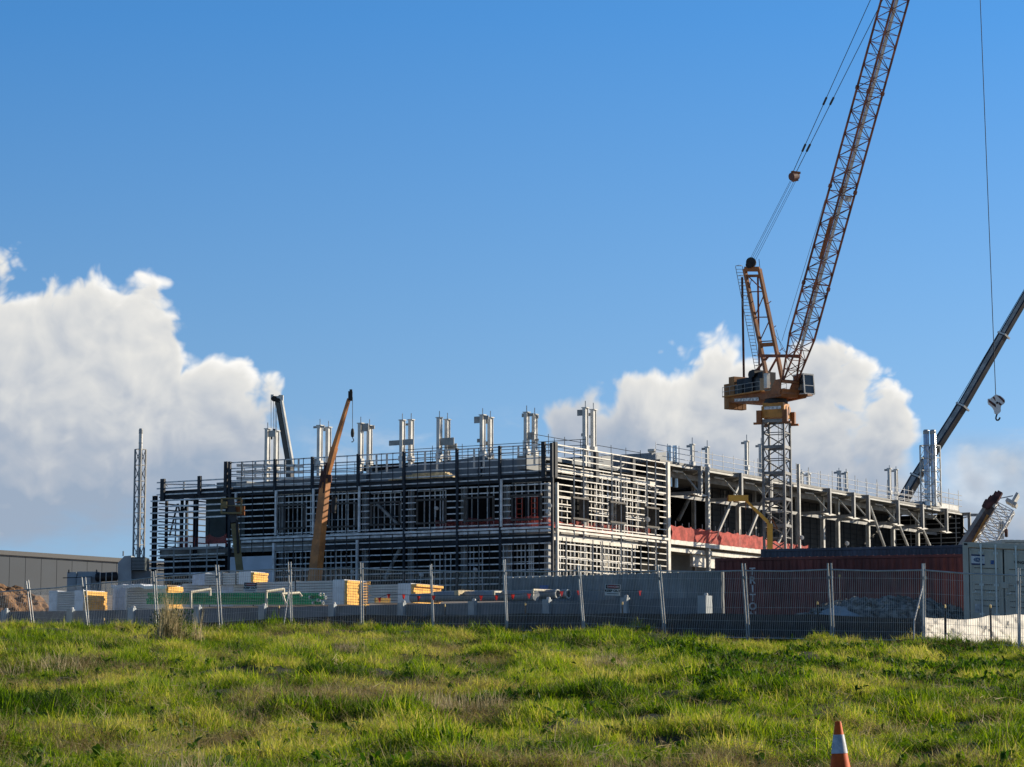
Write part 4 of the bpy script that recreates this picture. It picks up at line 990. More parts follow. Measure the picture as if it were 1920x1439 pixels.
m.box(bc_ + RT * .55, 1.05, .5, .08); m.box(bc_ + RT * -.2 + Z * .9, .3, .3, .35); m.build('basket', 'boom_olive', tl)
m = mk(); m.box(P(450, 958, HY2 + .6), .5, .3, .5); m.bar(P(441, 943, HY2), P(454, 940, HY2), .1, .1); m.build('basket', 'crane_orange', tl)
m = mk(); m.box(P(458, 1126, HY2), 1.8, 1.1, .6); m.build('carrier', 'boom_olive', tl)
# yellow articulated boom against the open bays
YY = 286
yb = thing('boom_lift', P(1443, 1110, YY), 'yellow articulated boom folded over the red netting next to the grey crane mast', 'boom lift')
m = mk(); m.box(P(1384, 934.5, YY), 1.15, .4, .34); m.build('platform', 'boom_yellow', yb)
m = mk(); m.box(P(1370.5, 935, YY + .1), .42, .35, .3); m.bar(P(1398, 940, YY), P(1398, 956, YY), .09, .09); m.build('control_box', 'crane_orange', yb)
m = mk(); m.bar(P(1398, 938, YY), P(1442, 983, YY), .26, .26, up=Vector((0, 1, 0))); m.bar(P(1413, 953, YY), P(1440, 979, YY), .34, .3, up=Vector((0, 1, 0))); m.build('upper_boom', 'boom_yellow', yb)
m = mk(); m.bar(P(1443.5, 982, YY), P(1443.5, 1110, YY), .62, .5, up=Vector((0, 1, 0))); m.build('lower_boom', 'boom_yellow', yb)
m = mk(); m.bar(P(1440, 984, YY), P(1448, 972, YY), .12, .12); m.bar(P(1447, 972, YY), P(1458, 992, YY), .14, .14); m.bar(P(1458, 992, YY), P(1443, 986, YY), .12, .12); m.build('linkage', 'crane_orange', yb)
# ================================================================== flue towers
def flue_tower(name, pos, s, z0, z1, n, flues, label, rot=R(-32), mt='steel_dark', mtf='stub'):
    t = thing(name, Vector((pos.x, pos.y, z0)), label, 'flue tower')
    X = Vector((math.cos(rot), math.sin(rot), 0)); Yv = Vector((-math.sin(rot), math.cos(rot), 0)); c = Vector((pos.x, pos.y, 0))
    m = mk(); lattice(m, c + Z * z0, c + Z * z1, X, Yv, (s, s), (s, s), n, .085, .04, kind='K'); m.build('lattice_frame', mt, t)
    for (dx, dy, r, zt) in flues:
        q = c + X * dx + Yv * dy
        m = mk(); m.lathe(q + Z * z0, [(r, 0), (r, zt - z0), (r * .8, zt - z0 + .12), (.01, zt - z0 + .12)], 18)
        f = m.build('flue', mtf, t, smooth=True)
        m = mk(); k = z0 + 1.2
        while k < zt: m.lathe(q + Z * k, [(r, 0), (r + .03, 0), (r + .03, .08), (r, .08)], 18); k += 1.9
        m.lathe(q + Z * (zt - .5), [(r + .01, 0), (r + .02, 0), (r + .02, .45), (r * .8, .64), (.01, .64)], 18)
        m.build('flue_band', 'steel_grey', f)
    return t
FY = 300
flue_tower('flue_tower', P(262.5, 900, FY), .46, P(262, 1112, FY).z, P(262, 843, FY).z, 9, [(0, .0, .24, P(262, 806, FY).z)], 'slim dark lattice mast carrying one grey flue, left of the building', mt='steel_grey')
FY2 = 357
flue_tower('flue_tower', P(1745, 900, FY2), 1.12, ZD + .1, P(1745, 836, FY2).z, 5, [(-.42, -.35, .42, P(1738, 808, FY2).z), (.42, .2, .42, P(1751, 808, FY2).z)], 'two shiny silver flues side by side in a pale lattice frame on the far roof', mt='steel_pale', mtf='flue', rot=R(-30))
# ================================================================== boom lying behind the containers at the right
LY = 345
lb = thing('crawler_crane', P(1830, 1110, LY), 'white lattice boom beside a maroon box boom, leaning right above the pale container', 'crane')
m = mk(); p0, p1 = P(1842, 1062, LY), P(1886, 942, LY)
dd2 = (p1 - p0).normalized(); X2 = dd2.cross(Vector((0, 1, 0))).normalized(); Y2 = dd2.cross(X2)
p0, p1 = P(1818, 1070, LY), P(1885, 952, LY)
dd2 = (p1 - p0).normalized(); X2 = dd2.cross(Vector((.35, .94, 0))).normalized(); Y2 = dd2.cross(X2)
lattice(m, p0, p1, X2, Y2, (1.35, 1.0), (1.35, 1.0), 9, .10, .05, kind='X'); m.build('lattice_boom', 'white_paint', lb)
m = mk(); m.bar(P(1869, 936, LY), P(1899, 930, LY), .15, .15); m.box(P(1903, 938, LY), .18, 1.2, .9, X2, Y2, dd2); m.box(P(1897, 944, LY), .8, 1.0, .25, X2, Y2, dd2); m.build('boom_tip', 'stub', lb)
m = mk(); m.bar(P(1795, 1045, LY), P(1857, 950, LY), 1.45, 1.2, up=Vector((.3, .9, 0))); m.build('box_boom', 'boom_brown', lb)
m = mk(); m.bar(P(1790, 1040, LY + .2), P(1850, 948, LY + .2), .5, 1.4, up=Vector((.3, .9, 0))); m.build('boom_side', 'steel_grey', lb)
m = mk(); m.bar(P(1814, 1035, LY - 1), P(1852, 966, LY - 1), .28, .3); m.build('hose_bundle', 'crane_yellow', lb)
m = mk(); rr = random.Random(3)
for k in range(16): 
    p = P(1848 + k * 1.7, 951 - k * 1.5 + rr.uniform(-4, 4), LY - .5); m.box(p, rr.uniform(.25, .5), .5, rr.uniform(.25, .5), X2, Y2, dd2)
m.build('boom_joint', 'maroon', lb)
m = mk(); m.tube(P(1886, 948, LY), P(1887, 992, LY), .03, n=4); m.lathe(P(1887, 1008, LY), [(.02, 0), (.25, .1), (.25, 1.1), (.02, 1.3)], 10); m.build('hook', 'maroon', lb)
m = mk(); 
for k in range(3): m.bar(P(1873 + 3 * k, 1010, LY), P(1875 + 3 * k, 978, LY), .3, .3)
m.bar(P(1872, 1008, LY), P(1882, 1008, LY), .6, .4); m.build('counter_mast', 'stub', lb)
m = mk(); m.bar(P(1820, 966, LY + 20), P(1840, 966, LY + 20), .4, .4); m.build('strut', 'steel_grey', lb)
m = mk(); m.box(P(1840, 1100, LY), 4, 2, 1.6); m.build('carrier', 'maroon', lb)
# ================================================================== containers
def container(name, label, c, u, L, mt, H=2.6, Wd=2.44, nside=1, doors=False, wall=True):
    """c = bottom corner, u = unit direction of the long side seen; the body extends to the far side"""
    v = Vector((-u.y, u.x, 0)) * nside
    t = thing(name, c, label, 'container', 'shipping containers in the yard')
    m = mk(); H_ = H
    m.box(c + u * (L / 2) + v * (Wd / 2) + Z * (H / 2), L / 2 - .06, Wd / 2 - .06, H / 2 - .06, u, v)
    m.build('body', mt, t)
    m = mk(); m.corr(c + u * .12 + Z * .14 - v * .0, L - .24, H - .26, u, -v, .278, .055); m.build('side_wall', mt, t)
    m = mk()
    for a in (0, 1):
        for b in (0, 1): m.box(c + u * (.07 + a * (L - .14)) + v * (.06 + b * (Wd - .12)) + Z * (H / 2), .075, .075, H / 2, u, v)
    for b in (0, 1):
        for h in (.07, H - .05): m.box(c + u * (L / 2) + v * (.04 + b * (Wd - .08)) + Z * h, L / 2, .05, .06 if h < 1 else .045, u, v)
    for a in (0, 1):
        for h in (.08, H - .08): m.box(c + u * (.05 + a * (L - .1)) + v * (Wd / 2) + Z * h, .06, Wd / 2, .08, u, v)
    m.build('frame', mt, t)
    m = mk(); n = int(L / .28)
    for i in range(n): m.box(c + u * (.2 + i * (L - .4) / n) + v * (Wd / 2) + Z * (H - .02), .075, Wd / 2 - .1, .03, u, v)
    m.build('roof', mt, t)
    return t, v
Zb = 1.80
cL = PZ(1811, 1180, Zb); cL = Vector(((1811 - 960) / 4635 * 75.0, 75.0, Zb))
ud = Vector((math.cos(R(-11)), math.sin(R(-11)), -.055)).normalized()            # along the door end; the ground dips to the right
vb_ = Vector((-ud.y, ud.x, 0)).normalized()                                # away from the viewer
t = thing('shipping_container', cL, 'pale grey-green container showing its closed double doors and lock bars, at the right edge', 'container', 'shipping containers in the yard')
H = 2.62; Wd = 2.44; Ln = 6.06
m = mk(); m.box(cL + ud * (Wd / 2) + vb_ * (Ln / 2 + .1) + Z * (H / 2), Wd / 2 - .05, Ln / 2 - .1, H / 2 - .06, ud, vb_); m.build('body', 'cont_beige', t)
m = mk()
for a in (.08, Wd - .08): m.box(cL + ud * a + vb_ * .08 + Z * (H / 2), .085, .085, H / 2, ud, vb_)
m.box(cL + ud * (Wd / 2) + vb_ * .06 + Z * (H - .07), Wd / 2 - .16, .07, .075, ud, vb_); m.box(cL + ud * (Wd / 2) + vb_ * .06 + Z * .08, Wd / 2 - .16, .07, .08, ud, vb_)
m.build('frame', 'cont_beige', t)
m = mk()
for a in (.09, Wd - .09):
    for h in (.06, H - .06): m.box(cL + ud * a - vb_ * .012 + Z * h, .05, .01, .03, ud, vb_)
m.build('corner_casting', 'black', t)
m = mk(); m.box(cL + ud * (Wd / 2) + vb_ * .09 + Z * (H / 2), Wd / 2 - .17, .02, H / 2 - .16, ud, vb_); m.build('door_seal', 'black', t)
for i in range(2):
    x0 = .20 + i * 1.045; x1 = x0 + .98
    m = mk(); f = lambda x, z, d: cL + ud * x - vb_ * d + Z * z
    # door leaf: raised borders and four pressed recesses
    m.box(f((x0 + x1) / 2, H / 2, -.045), .5, .02, H / 2 - .19, ud, vb_)
    zs = [.2, .78, 1.28, 1.80, H - .2]
    for z in (.25, .74, .90, 1.22, 1.38, 1.72, 1.88, H - .24): m.box(f((x0 + x1) / 2, z, -.022), .36, .012, .022, ud, vb_)
    for x in (x0 + .03, x1 - .03): m.box(f(x, H / 2, -.02), .03, .012, H / 2 - .19, ud, vb_)
    for z in (.21, H - .21): m.box(f((x0 + x1) / 2, z, -.02), .5, .012, .03, ud, vb_)
    for z0, z1 in ((.28, .72), (.92, 1.20), (1.40, 1.70), (1.90, H - .26)): m.box(f((x0 + x1) / 2, (z0 + z1) / 2, -.024), .38, .006, (z1 - z0) / 2 - .02, ud, vb_) if False else None
    dr = m.build('door', 'cont_beige', t)
    m = mk()
    for z in (.735, .905, 1.215, 1.385, 1.715, 1.885): m.box(f((x0 + x1) / 2, z - .03, -.008), .36, .004, .009, ud, vb_)
    m.build('recess_shade', 'clad_dim', dr)  # dark lines painted as shade below the recess borders
    for x in (x0 + .34, x0 + .78):
        m = mk(); m.tube(f(x, .12, .05), f(x, H - .04, .05), .027, n=8)
        for z in (.16, H - .08): m.box(f(x, z, .02), .04, .03, .04, ud, vb_)
        m.build('lock_bar', 'lock_bar', dr)
        m = mk()
        for z in (H - .30, 1.35, .45): m.box(f(x - .05, z, -.0), .028, .02, .035, ud, vb_); m.box(f(x + .05, z, -.0), .028, .02, .035, ud, vb_)
        m.bar(f(x, 1.12, .045), f(x - .3, 1.10, .03), .03, .02); m.bar(f(x - .16, 1.15, .045), f(x - .22, 1.10, .03), .04, .03); m.build('handle', 'lock_bar', dr)
m = mk(); m.box(cL + ud * 1.22 - vb_ * .01 + Z * 1.36, .12, .03, .09, ud, vb_); m.build('lock_box', 'cont_beige', t)
fD = lambda x, z, d=.0: cL + ud * x - vb_ * d + Z * z
m = mk(); m.box(fD(.45, 2.10, -.012), .20, .006, .155, ud, vb_); pl = m.build('logo_plate', 'sign_white', t)
m = mk(); m.box(fD(.45, 2.235, -.002), .20, .004, .022, ud, vb_); m.box(fD(.45, 1.965, -.002), .20, .004, .022, ud, vb_); m.build('logo_bar', 'navy', pl)
m = mk(); ov = [fD(.435 + .115 * math.cos(a), 2.10 + .065 * math.sin(a), -.002) for a in np.linspace(0, 6.283, 24)[:-1]]; m.prism(ov, vb_ * .003)
m.prism([fD(.53, 2.075, -.002), fD(.625, 2.12, -.002), (fD(.53, 2.10, -.002))], vb_ * .003); m.build('logo_mark', 'logo_blue', pl)
text_obj('CBL', .085, fD(.425, 2.10, .004), ud, Z, 'sign_white', 'logo_lettering', pl, .001)
m = mk(); m.box(fD(.88, 2.04, -.006), .05, .004, .062, ud, vb_); m.build('sticker', 'sticker_blue', t)
text_obj('WNGU', .12, fD(1.72, 2.07, .0), ud, Z, 'letter_black', 'container_code', t, .003, .002)
m = mk(); m.box(fD(.42, .62, -.006), .09, .004, .13, ud, vb_); m.build('sticker', 'letter_pale', t)
# red container, its long side towards the viewer
def along(x0, d0, x1, d1, z):
    a = Vector(((x0 - 960) / 4635 * d0, d0, z)); b = Vector(((x1 - 960) / 4635 * d1, d1, z)); return a, (b - a).normalized(), (b - a).length
c, u, L = along(1343, 85.4, 1816, 82.6, 1.72)
rc, v = container('shipping_container', 'dark red corrugated container lying lengthwise behind the fence, white letters at its left end', c, u, L, 'cont_red', H=2.75)
for i, ch in enumerate('TRITON'):
    text_obj(ch, .34, c + u * (1.34) - v * .075 + Z * (2.26 - i * .30), u, Z, 'letter_pale', 'lettering', rc, .004, .008, 1.0)
c, u, L = along(1430, 92.5, 1830, 89.5, 2.28)
container('shipping_container', 'dark blue-grey container whose top strip shows just above the red one', c, u, L, 'cont_dark', H=2.9)
c, u, L = along(952, 84.6, 1354, 79.6, 1.45)
v = Vector((-u.y, u.x, 0))
gc = thing('steel_hoarding', c, 'long weathered grey corrugated steel hoarding, left of the red container', 'hoarding')
m = mk(); m.corr(c, L, 2.30, u, -v, .278, .04); m.build('corrugated_sheet', 'cont_grey', gc)
m = mk(); m.box(c + u * (L / 2) + v * .05 + Z * 1.15, L / 2, .03, 1.13, u, v); m.build('backing', 'cont_grey', gc)
m = mk()
for a in (.03, L / 3, 2 * L / 3, L - .03): m.box(c + u * a + v * .12 + Z * 1.15, .05, .05, 1.15, u, v)
m.build('frame', 'cont_grey', gc)
m = mk()
for k in range(int(L / .278)): m.box(c + u * (.14 + .278 * k) + v * .0 + Z * 2.305, .09, .035, .012, u, v)
m.build('lit_top_edge', 'galv_sunlit', gc)  # pale dashes painted for sunlight catching the corrugation tops
m = mk(); m.box(c + u * .55 - v * .04 + Z * 1.85 + u * 1.0, .18, .004, .16, u, v); m.build('sticker', 'sticker_blue', gc)
c, u, L = along(1885, 96, 2110, 97, 2.4)
container('shipping_container', 'grey container whose roof line shows behind the pale door end at the right edge', c, u, L, 'cont_beige', H=3.35)
# ================================================================== low panel wall with concrete posts
WP = [(-230, 93.5), (-110, 92), (10, 91), (133, 90), (249, 88.6), (372, 87.3), (495, 86), (626, 84.6), (757, 83), (890, 81.4), (1030, 79.9), (1177, 78.2), (1327, 76.6)]
def XY(px, d): return Vector(((px - 960) / 4635 * d, d, 0))
wt = {px: 2.84 for px, _ in WP}
wall = thing('panel_wall', XY(495, 86) + Z * gbase(86), 'low dark grey panel wall slotted between short pale posts, behind the wire fence', 'wall')
for i, (px, d) in enumerate(WP):
    p = XY(px, d); zb = gbase(d) - .3
    if i:
        q = XY(*WP[i - 1]); dd = (p - q).normalized(); n = Vector((dd.y, -dd.x, 0))
        for k in range(2):
            h0 = zb + (2.80 - zb) * k / 2; h1 = zb + (2.80 - zb) * (k + 1) / 2 - .012
            m = mk(); m.box((p + q) / 2 + Z * ((h0 + h1) / 2), (p - q).length / 2, .07, (h1 - h0) / 2, dd, n); m.build('panel', 'wall_panel', wall)
    else: dd = (XY(*WP[1]) - p).normalized(); n = Vector((dd.y, -dd.x, 0))
    m = mk(); w = .12 if i < len(WP) - 1 else .15
    m.box(p + n * .13 + Z * ((zb + 2.84) / 2), w, .10 if i < len(WP) - 1 else .2, (2.84 - zb) / 2, dd, n); ps = m.build('wall_post', 'wall_post', wall)
    m = mk(); m.lathe(p + n * .05 + Z * 2.84, [(.07, 0), (.07, .05), (.05, .08), (.01, .085)], 10); m.build('post_cap', 'stub', ps, smooth=True)
# ================================================================== stacks of insulated panels
def pack(xl, xm, xr, yt, yb, d, n, label, name='panel_pack', foamy=True, bands=(), lab=None, th=25, jag=.05, wrap=None):
    cz = P(xm, yt, d).z; bz = P(xm, yb, d).z if yb else gbase(d) + .1
    c0_ = Vector((P(xm, yt, d).x, d, 0)); w = Vector((-math.cos(R(th)), math.sin(R(th)), 0)); v = Vector((math.sin(R(th)), math.cos(R(th)), 0))
    L = (onplane(xl, yt, c0_ + Z * cz, v) - (c0_ + Z * cz)).dot(w)
    Wd = (onplane(xr, yt, c0_ + Z * cz, w) - (c0_ + Z * cz)).dot(v) if xr else 1.1
    t = thing(name, c0_ + w * (L / 2) + v * (Wd / 2) + Z * bz, label, 'panel pack', 'packs of insulated panels')
    h = (cz - bz) / n; r = random.Random(int(xm)); m = mk(); f = mk()
    for k in range(n):
        j = r.uniform(0, jag)
        z = bz + h * (k + .5); m.box(c0_ + w * (L / 2 + .03) + v * (Wd / 2) + Z * z, L / 2 - .03, Wd / 2, h * .5 - .010, w, v)
        f.box(c0_ - w * (j / 2) + v * (Wd / 2) + Z * z, .05 + j / 2, Wd / 2 - .004, h * .5 - .006, w, v)
    m.build('sheets', 'sheet_rib', t)
    if foamy: f.build('foam_end', 'foam', t)
    for (x0, x1, mt) in bands:
        a0 = (onplane(x0, yt, c0_ + Z * cz, v) - (c0_ + Z * cz)).dot(w); a1 = (onplane(x1, yt, c0_ + Z * cz, v) - (c0_ + Z * cz)).dot(w)
        m = mk(); m.box(c0_ + w * ((a0 + a1) / 2) + v * (Wd / 2) + Z * ((bz + cz) / 2 + .01), abs(a0 - a1) / 2, Wd / 2 + .02, (cz - bz) / 2 + .015, w, v)
        m.build('wrapping' if mt == 'wrap' else 'label_sheet', mt, t, bevel=.02)
    for f_ in (.3, .55, .8):
        if L > 2.5: mk().box(c0_ + w * (L * f_ + r.uniform(-.2, .2)) + v * (Wd / 2) + Z * ((bz + cz) / 2 + .004), .02, Wd / 2 + .012, (cz - bz) / 2 + .012, w, v).build('strap', 'clad_dim', t)
    return t
pack(92, 158, 198, 1108, 1146, 93.5, 9, 'leftmost panel pack, white wrapping at both ends and a shaded yellow end', bands=((92, 108, 'wrap'), (140, 157, 'wrap')))
pack(211, 312, 340, 1099, 1145, 93, 10, 'panel pack fully draped in clear film, second from the left', bands=((212, 238, 'wrap'), (289, 311, 'wrap'), (216, 237, 'paper')))
pack(361, 473, 500, 1073, 1096, 97.5, 5, 'smaller panel pack on top of the long one, blue-white sheet at its left end', bands=((361, 384.5, 'paper'), (448, 471, 'wrap')))
pack(342, 648, 689, 1088, 1134, 96, 9, 'longest and tallest panel pack, its bright yellow end above the middle of the wall', bands=((416, 438, 'paper'), (624, 646, 'wrap')))
pack(640, 690, 690.5, 1090, 1134, 97, 9, 'narrow panel pack squeezed right behind the tallest yellow end', th=15)
pack(690, 772, 823, 1095, 1131, 94, 7, 'panel pack with a double yellow end next to the grey pipes', bands=((746, 771, 'wrap'),), jag=.16)
pack(690, 703, 731, 1121, 1131, 90, 2, 'little low panel pack with yellow side in front of the others', th=60)
tp_ = thing('plastic_film', P(262, 1098, 92.6), 'crumpled clear film hanging over the second panel pack', 'plastic film')
m = mk(); r = random.Random(4)
pts = [P(208 + 4.2 * i, 1098 + r.uniform(-1.2, 1.6) - (2 if 4 < i < 14 else 0), 92.4) for i in range(26)]
for i in range(25):
    a, b = pts[i], pts[i + 1]; m.add([a, b, b + Vector((.3, 1.1, .02)), a + Vector((.3, 1.1, .02)), a - Z * .10, b - Z * .13], [(0, 1, 2, 3), (4, 5, 1, 0)])
m.build('film', 'wrap', tp_)
# timber prop lines leaning over the packs
# ================================================================== pipes
gp = thing('pipe_bundle', XY(455, 89.5) + Z * 2.6, 'long bundle of green plastic pipes with pale open ends, lying behind the wall', 'pipes')
a_, b_ = P(290, 1133, 91.5), P(600, 1134, 88.5); ax = (b_ - a_).normalized(); r = random.Random(9)
perp = Vector((-ax.y, ax.x, 0)).normalized(); k = 0
for row in range(4):
    for col in range(4 if row % 2 == 0 else 3):
        s = r.uniform(-.5, .25); e = r.uniform(-.5, .15)
        o = perp * (col * .125 + (row % 2) * .06) + Z * (.055 + row * .103)
        p, q = a_ + ax * s + o, b_ + ax * e + o
        m = mk(); m.tube(p, q, .058, n=12, cap=False); pp = m.build('pipe', 'pipe_green', gp, smooth=True)
        m = mk(); m.lathe(q - ax * .02, [(.046, .03), (.062, .03), (.062, -.03)], 14, ax=ax); m.build('pipe_rim', 'pipe_end', pp)
        m = mk(); m.lathe(q - ax * .04, [(.001, 0), (.05, 0)], 12, ax=ax); m.build('pipe_bore', 'black', pp)
def uframe(pts, d, label, mt='u_frame', w=.065):
    q = [P(x, y, d + o) for x, y, o in pts]
    t = thing('support_frame', Vector((q[0].x, q[0].y, gbase(d))), label, 'support frame', 'pale frames holding the pipes')
    m = mk()
    for a, b in zip(q[:-1], q[1:]): m.bar(a, b + (b - a).normalized() * w * .4, w, w, up=Vector((.3, 1, 0)))
    m.build('frame_bar', mt, t)
uframe([(358, 1140, 0), (358, 1111, 0), (394, 1105, 1.2), (394, 1116, 1.2)], 87.6, 'pale U frame over the left part of the green pipes')
uframe([(499.5, 1140, 0), (499.5, 1109.5, 0), (532, 1105, 1.2), (532, 1118, 1.2)], 86.4, 'pale U frame over the right part of the green pipes')
uframe([(537, 1135, 0), (529, 1114, 0), (561, 1112, 1.2), (565, 1118, 1.2)], 86.6, 'tilted pale frame lying at the right end of the green pipes')
uframe([(926, 1117, 0), (926, 1110, 0), (960, 1111.5, 1.5)], 81.0, 'pale bar over the grey pipes, left of the two open ends')
uframe([(999, 1118, 0), (999, 1106.5, 0), (1041, 1108, 1.6)], 80.4, 'pale bar nearest the two open grey pipe ends')
uframe([(857, 1117, 0), (857, 1111, 0), (885, 1112, 1)], 82.5, 'short yellowish timber chock on the left of the grey pipes', 'timber', .14)
for x, y, d, lb in ((1046, 1114, 81.0, 'big grey pipe whose open end shows left of its twin'), (1066, 1114, 81.6, 'big grey pipe whose open end shows at the right')):
    q = P(x, y, d); ax = Vector((math.cos(R(38)), -math.sin(R(38)), 0)); L = 6.3 if x < 1050 else 4.0
    t = thing('large_pipe', q - ax * L / 2, lb, 'pipe', 'large grey pipes')
    m = mk(); m.tube(q - ax * L, q, .15, n=24, cap=False); m.build('pipe_wall', 'pipe_grey', t, smooth=True)
    m = mk(); m.lathe(q, [(.118, .005), (.155, .005), (.155, -.05)], 26, ax=ax); m.build('pipe_rim', 'pipe_end', t)
    m = mk(); m.lathe(q - ax * .25, [(.001, 0), (.148, 0)], 24, ax=ax); m.build('pipe_bore', 'pipe_grey', t)
q0, q1 = P(815, 1119, 84.0), P(1005, 1117, 80.6)
t = thing('large_pipe', (q0 + q1) / 2, 'thick grey pipe lying lengthwise under the small red flags', 'pipe', 'large grey pipes')
m = mk(); m.tube(q0, q1, .17, n=24); m.build('pipe_wall', 'pipe_grey', t, smooth=True)
# red bunting strung before the pipes
bt = thing('bunting', P(950, 1112, 76), 'string of small red pennants along the low wall', 'bunting')
fx = [(712, 1121), (729, 1114), (757, 1115), (785, 1118), (813, 1117), (902, 1117), (931, 1116.5), (961.5, 1115), (992, 1113.5), (1053, 1109), (1085, 1107), (1138, 1107), (1200, 1108)]
m = mk(); bd = lambda px: 81 - (px - 700) / 500 * 7.0
for a, b in zip(fx[:-1], fx[1:]): m.tube(P(a[0], a[1], bd(a[0])), P(b[0], b[1], bd(b[0])), .008, n=4)
m.build('string', 'rope', bt)
r = random.Random(2)
for x, y in fx:
    m = mk(); p = P(x, y, bd(x)); tw = r.uniform(-.5, .5); xv = Vector((math.cos(tw), math.sin(tw), 0)); w = .062 if x < 1100 else .045
    m.add([p - xv * w, p + xv * w, p + xv * w * .2 - Z * .16 + Vector((0, .03, 0)), p - xv * w * .5 - Z * .14], [(0, 1, 2, 3)]); m.build('pennant', 'flag', bt)
# ================================================================== heaps
def heap(name, cx, cy, rx, ry, h, zb, mt, label, cat, seed, n=60, rough=.25, prof=None, rot=0.0):
    t = thing(name, Vector((cx, cy, zb)), label, cat); m = mk()
    for j in range(n + 1):
        for i in range(n + 1):
            u = i / n * 2 - 1; v = j / n * 2 - 1; r2 = math.hypot(u, v)
            f = max(0, 1 - r2 ** 2.2); x = cx + u * rx; y = cy + v * ry
            k = prof(u) if prof else 1
            z = zb + h * k * f ** .75 + (rough * (noise.noise(Vector((x * 1.4, y * 1.4, seed))) + .6 * noise.noise(Vector((x * 3.7, y * 3.7, seed))) + .35 * noise.noise(Vector((x * 9, y * 9, seed)))) if f > 0 else 0) * min(1, f * 4)
            m.v.append((x, y, z if f > 0 else zb - .3))
    for j in range(n):
        for i in range(n): a = j * (n + 1) + i; m.f.append((a, a + 1, a + n + 2, a + n + 1))
    m.build('heap_surface', mt, t)
    m = mk(); r = random.Random(seed)
    for k in range(260):
        a = r.uniform(0, 6.28); q = math.sqrt(r.random()) * .95; u, v = q * math.cos(a), q * math.sin(a)
        z = zb + h * (prof(u) if prof else 1) * max(0, 1 - q ** 2.2) ** .75; s = r.uniform(.03, .12)
        X = Vector((r.uniform(-1, 1), r.uniform(-1, 1), r.uniform(-1, 1))).normalized(); Y = X.cross(Vector((.3, .2, 1))).normalized()
        m.box((cx + u * rx, cy + v * ry, z + s * .2), s, s * .7, s * .5, X, Y, X.cross(Y))
    m.build('clods', mt, t)['kind'] = 'stuff'; return t
heap('soil_heap', -22.6, 101, 4.4, 3.6, 2.0, 2.25, 'soil', 'brown earth heap at the left edge beside the first panel pack', 'earth heap', 3.3, rough=.35)
rb = heap('rubble_heap', 12.05, 77.6, 3.9, 1.5, 1.15, 1.62, 'rubble', 'long heap of dark rubble in the shade before the red container', 'rubble heap', 7.7, rough=.2, prof=lambda u: 1.0 if u < .2 else 1 - .45 * (u - .2))
tt = thing('tarpaulin', P(1520, 1150, 76.4), 'crumpled grey tarpaulin draped over the rubble heap', 'tarpaulin')
m = mk(); n = 40
for j in range(n + 1):
    for i in range(n + 1):
        u = i / n; v = j / n; x = 9.35 + u * 1.75; y = 75.75 + v * 1.5
        z = 2.0 + .5 * math.sin(math.pi * min(1, u * .9 + .1)) * (.25 + .75 * min(1, v * 1.4)) + .10 * noise.noise(Vector((x * 2.2, y * 2.2, 1))) + .06 * noise.noise(Vector((x * 6, y * 5, 4)))
        m.v.append((x, y, z))
for j in range(n):
    for i in range(n): a = j * (n + 1) + i; m.f.append((a, a + 1, a + n + 2, a + n + 1))
m.build('sheet', 'tarp', tt, smooth=True)
# ================================================================== silt fence, white sheet fence, pickets
def sheet(name, pts, mt, label, cat, seed, amp=.05):
    """pts: (px, py of the top edge, distance); hangs down to the ground"""
    t = thing(name, XY(pts[0][0], pts[0][2]) + Z * gbase(pts[0][2]), label, cat); m = mk(); cols = []
    for (x0, y0, d0_), (x1, y1, d1_) in zip(pts[:-1], pts[1:]):
        n = max(2, int(abs(x1 - x0) / 2.2))
        for i in range(n):
            s = i / n; px = x0 + (x1 - x0) * s; py = y0 + (y1 - y0) * s; d = d0_ + (d1_ - d0_) * s; cols.append((px, py + 1.5 * math.sin(s * math.pi), d))
    cols.append(pts[-1]); nr = 12
    for px, py, d in cols:
        tp = P(px, py, d); gb = gz(tp.x, d) - .06
        for k in range(nr + 1):
            f = k / nr; z = tp.z + (gb - tp.z) * f; q = Vector((tp.x, tp.y, z))
            w = noise.noise(Vector((tp.x * 2.4 + f * 1.3, f * 2.0, seed))) + .6 * noise.noise(Vector((tp.x * 6 - f * 5, f * 4, seed))) + .4 * noise.noise(Vector((tp.x * 13 + f * 8, f * 3, seed)))
            m.v.append((q.x, q.y + amp * w, q.z))
    for i in range(len(cols) - 1):
        for k in range(nr): a = i * (nr + 1) + k; m.f.append((a, a + nr + 1, a + nr + 2, a + 1))
    m.build('sheet', mt, t, smooth=True); return t
def fd(px): return float(np.interp(px, [-120, 50, 160, 293, 410, 543, 677, 810, 946, 1090, 1240, 1397, 1558, 1730, 1907, 2100], [89, 88, 86, 85, 84, 83, 81.6, 80, 77.6, 75, 72.4, 70.2, 68, 65.6, 63.6, 61.4]))
sheet('silt_fence', [(170, 1184, fd(170) + 1.2), (300, 1177, fd(300) + 1.2), (378, 1168, fd(378) + 1.1), (523, 1159, fd(523) + 1.1), (684, 1152, fd(684) + 1.1), (834, 1153, fd(834) + 1.1), (985, 1150, fd(985) + 1.1),
       (1167, 1150, fd(1167) + 1.1), (1341, 1150, fd(1341) + 1.1), (1533, 1152, fd(1533) + 1.1), (1725, 1160, fd(1725) + 1.1)], 'silt_black', 'knee-high black silt fence running behind the wire panels', 'silt fence', 2.2, .03)
sheet('white_sheet_fence', [(1734, 1158, fd(1734) + .7), (1770, 1159, fd(1770) + .7), (1810, 1162, fd(1810) + .7), (1856, 1154, fd(1856) + .7), (1905, 1152, fd(1905) + .7), (1990, 1154, fd(1990) + .7)], 'plastic_white', 'crumpled white plastic sheet stretched between black pickets at the right', 'sheet fence', 6.1, .22)
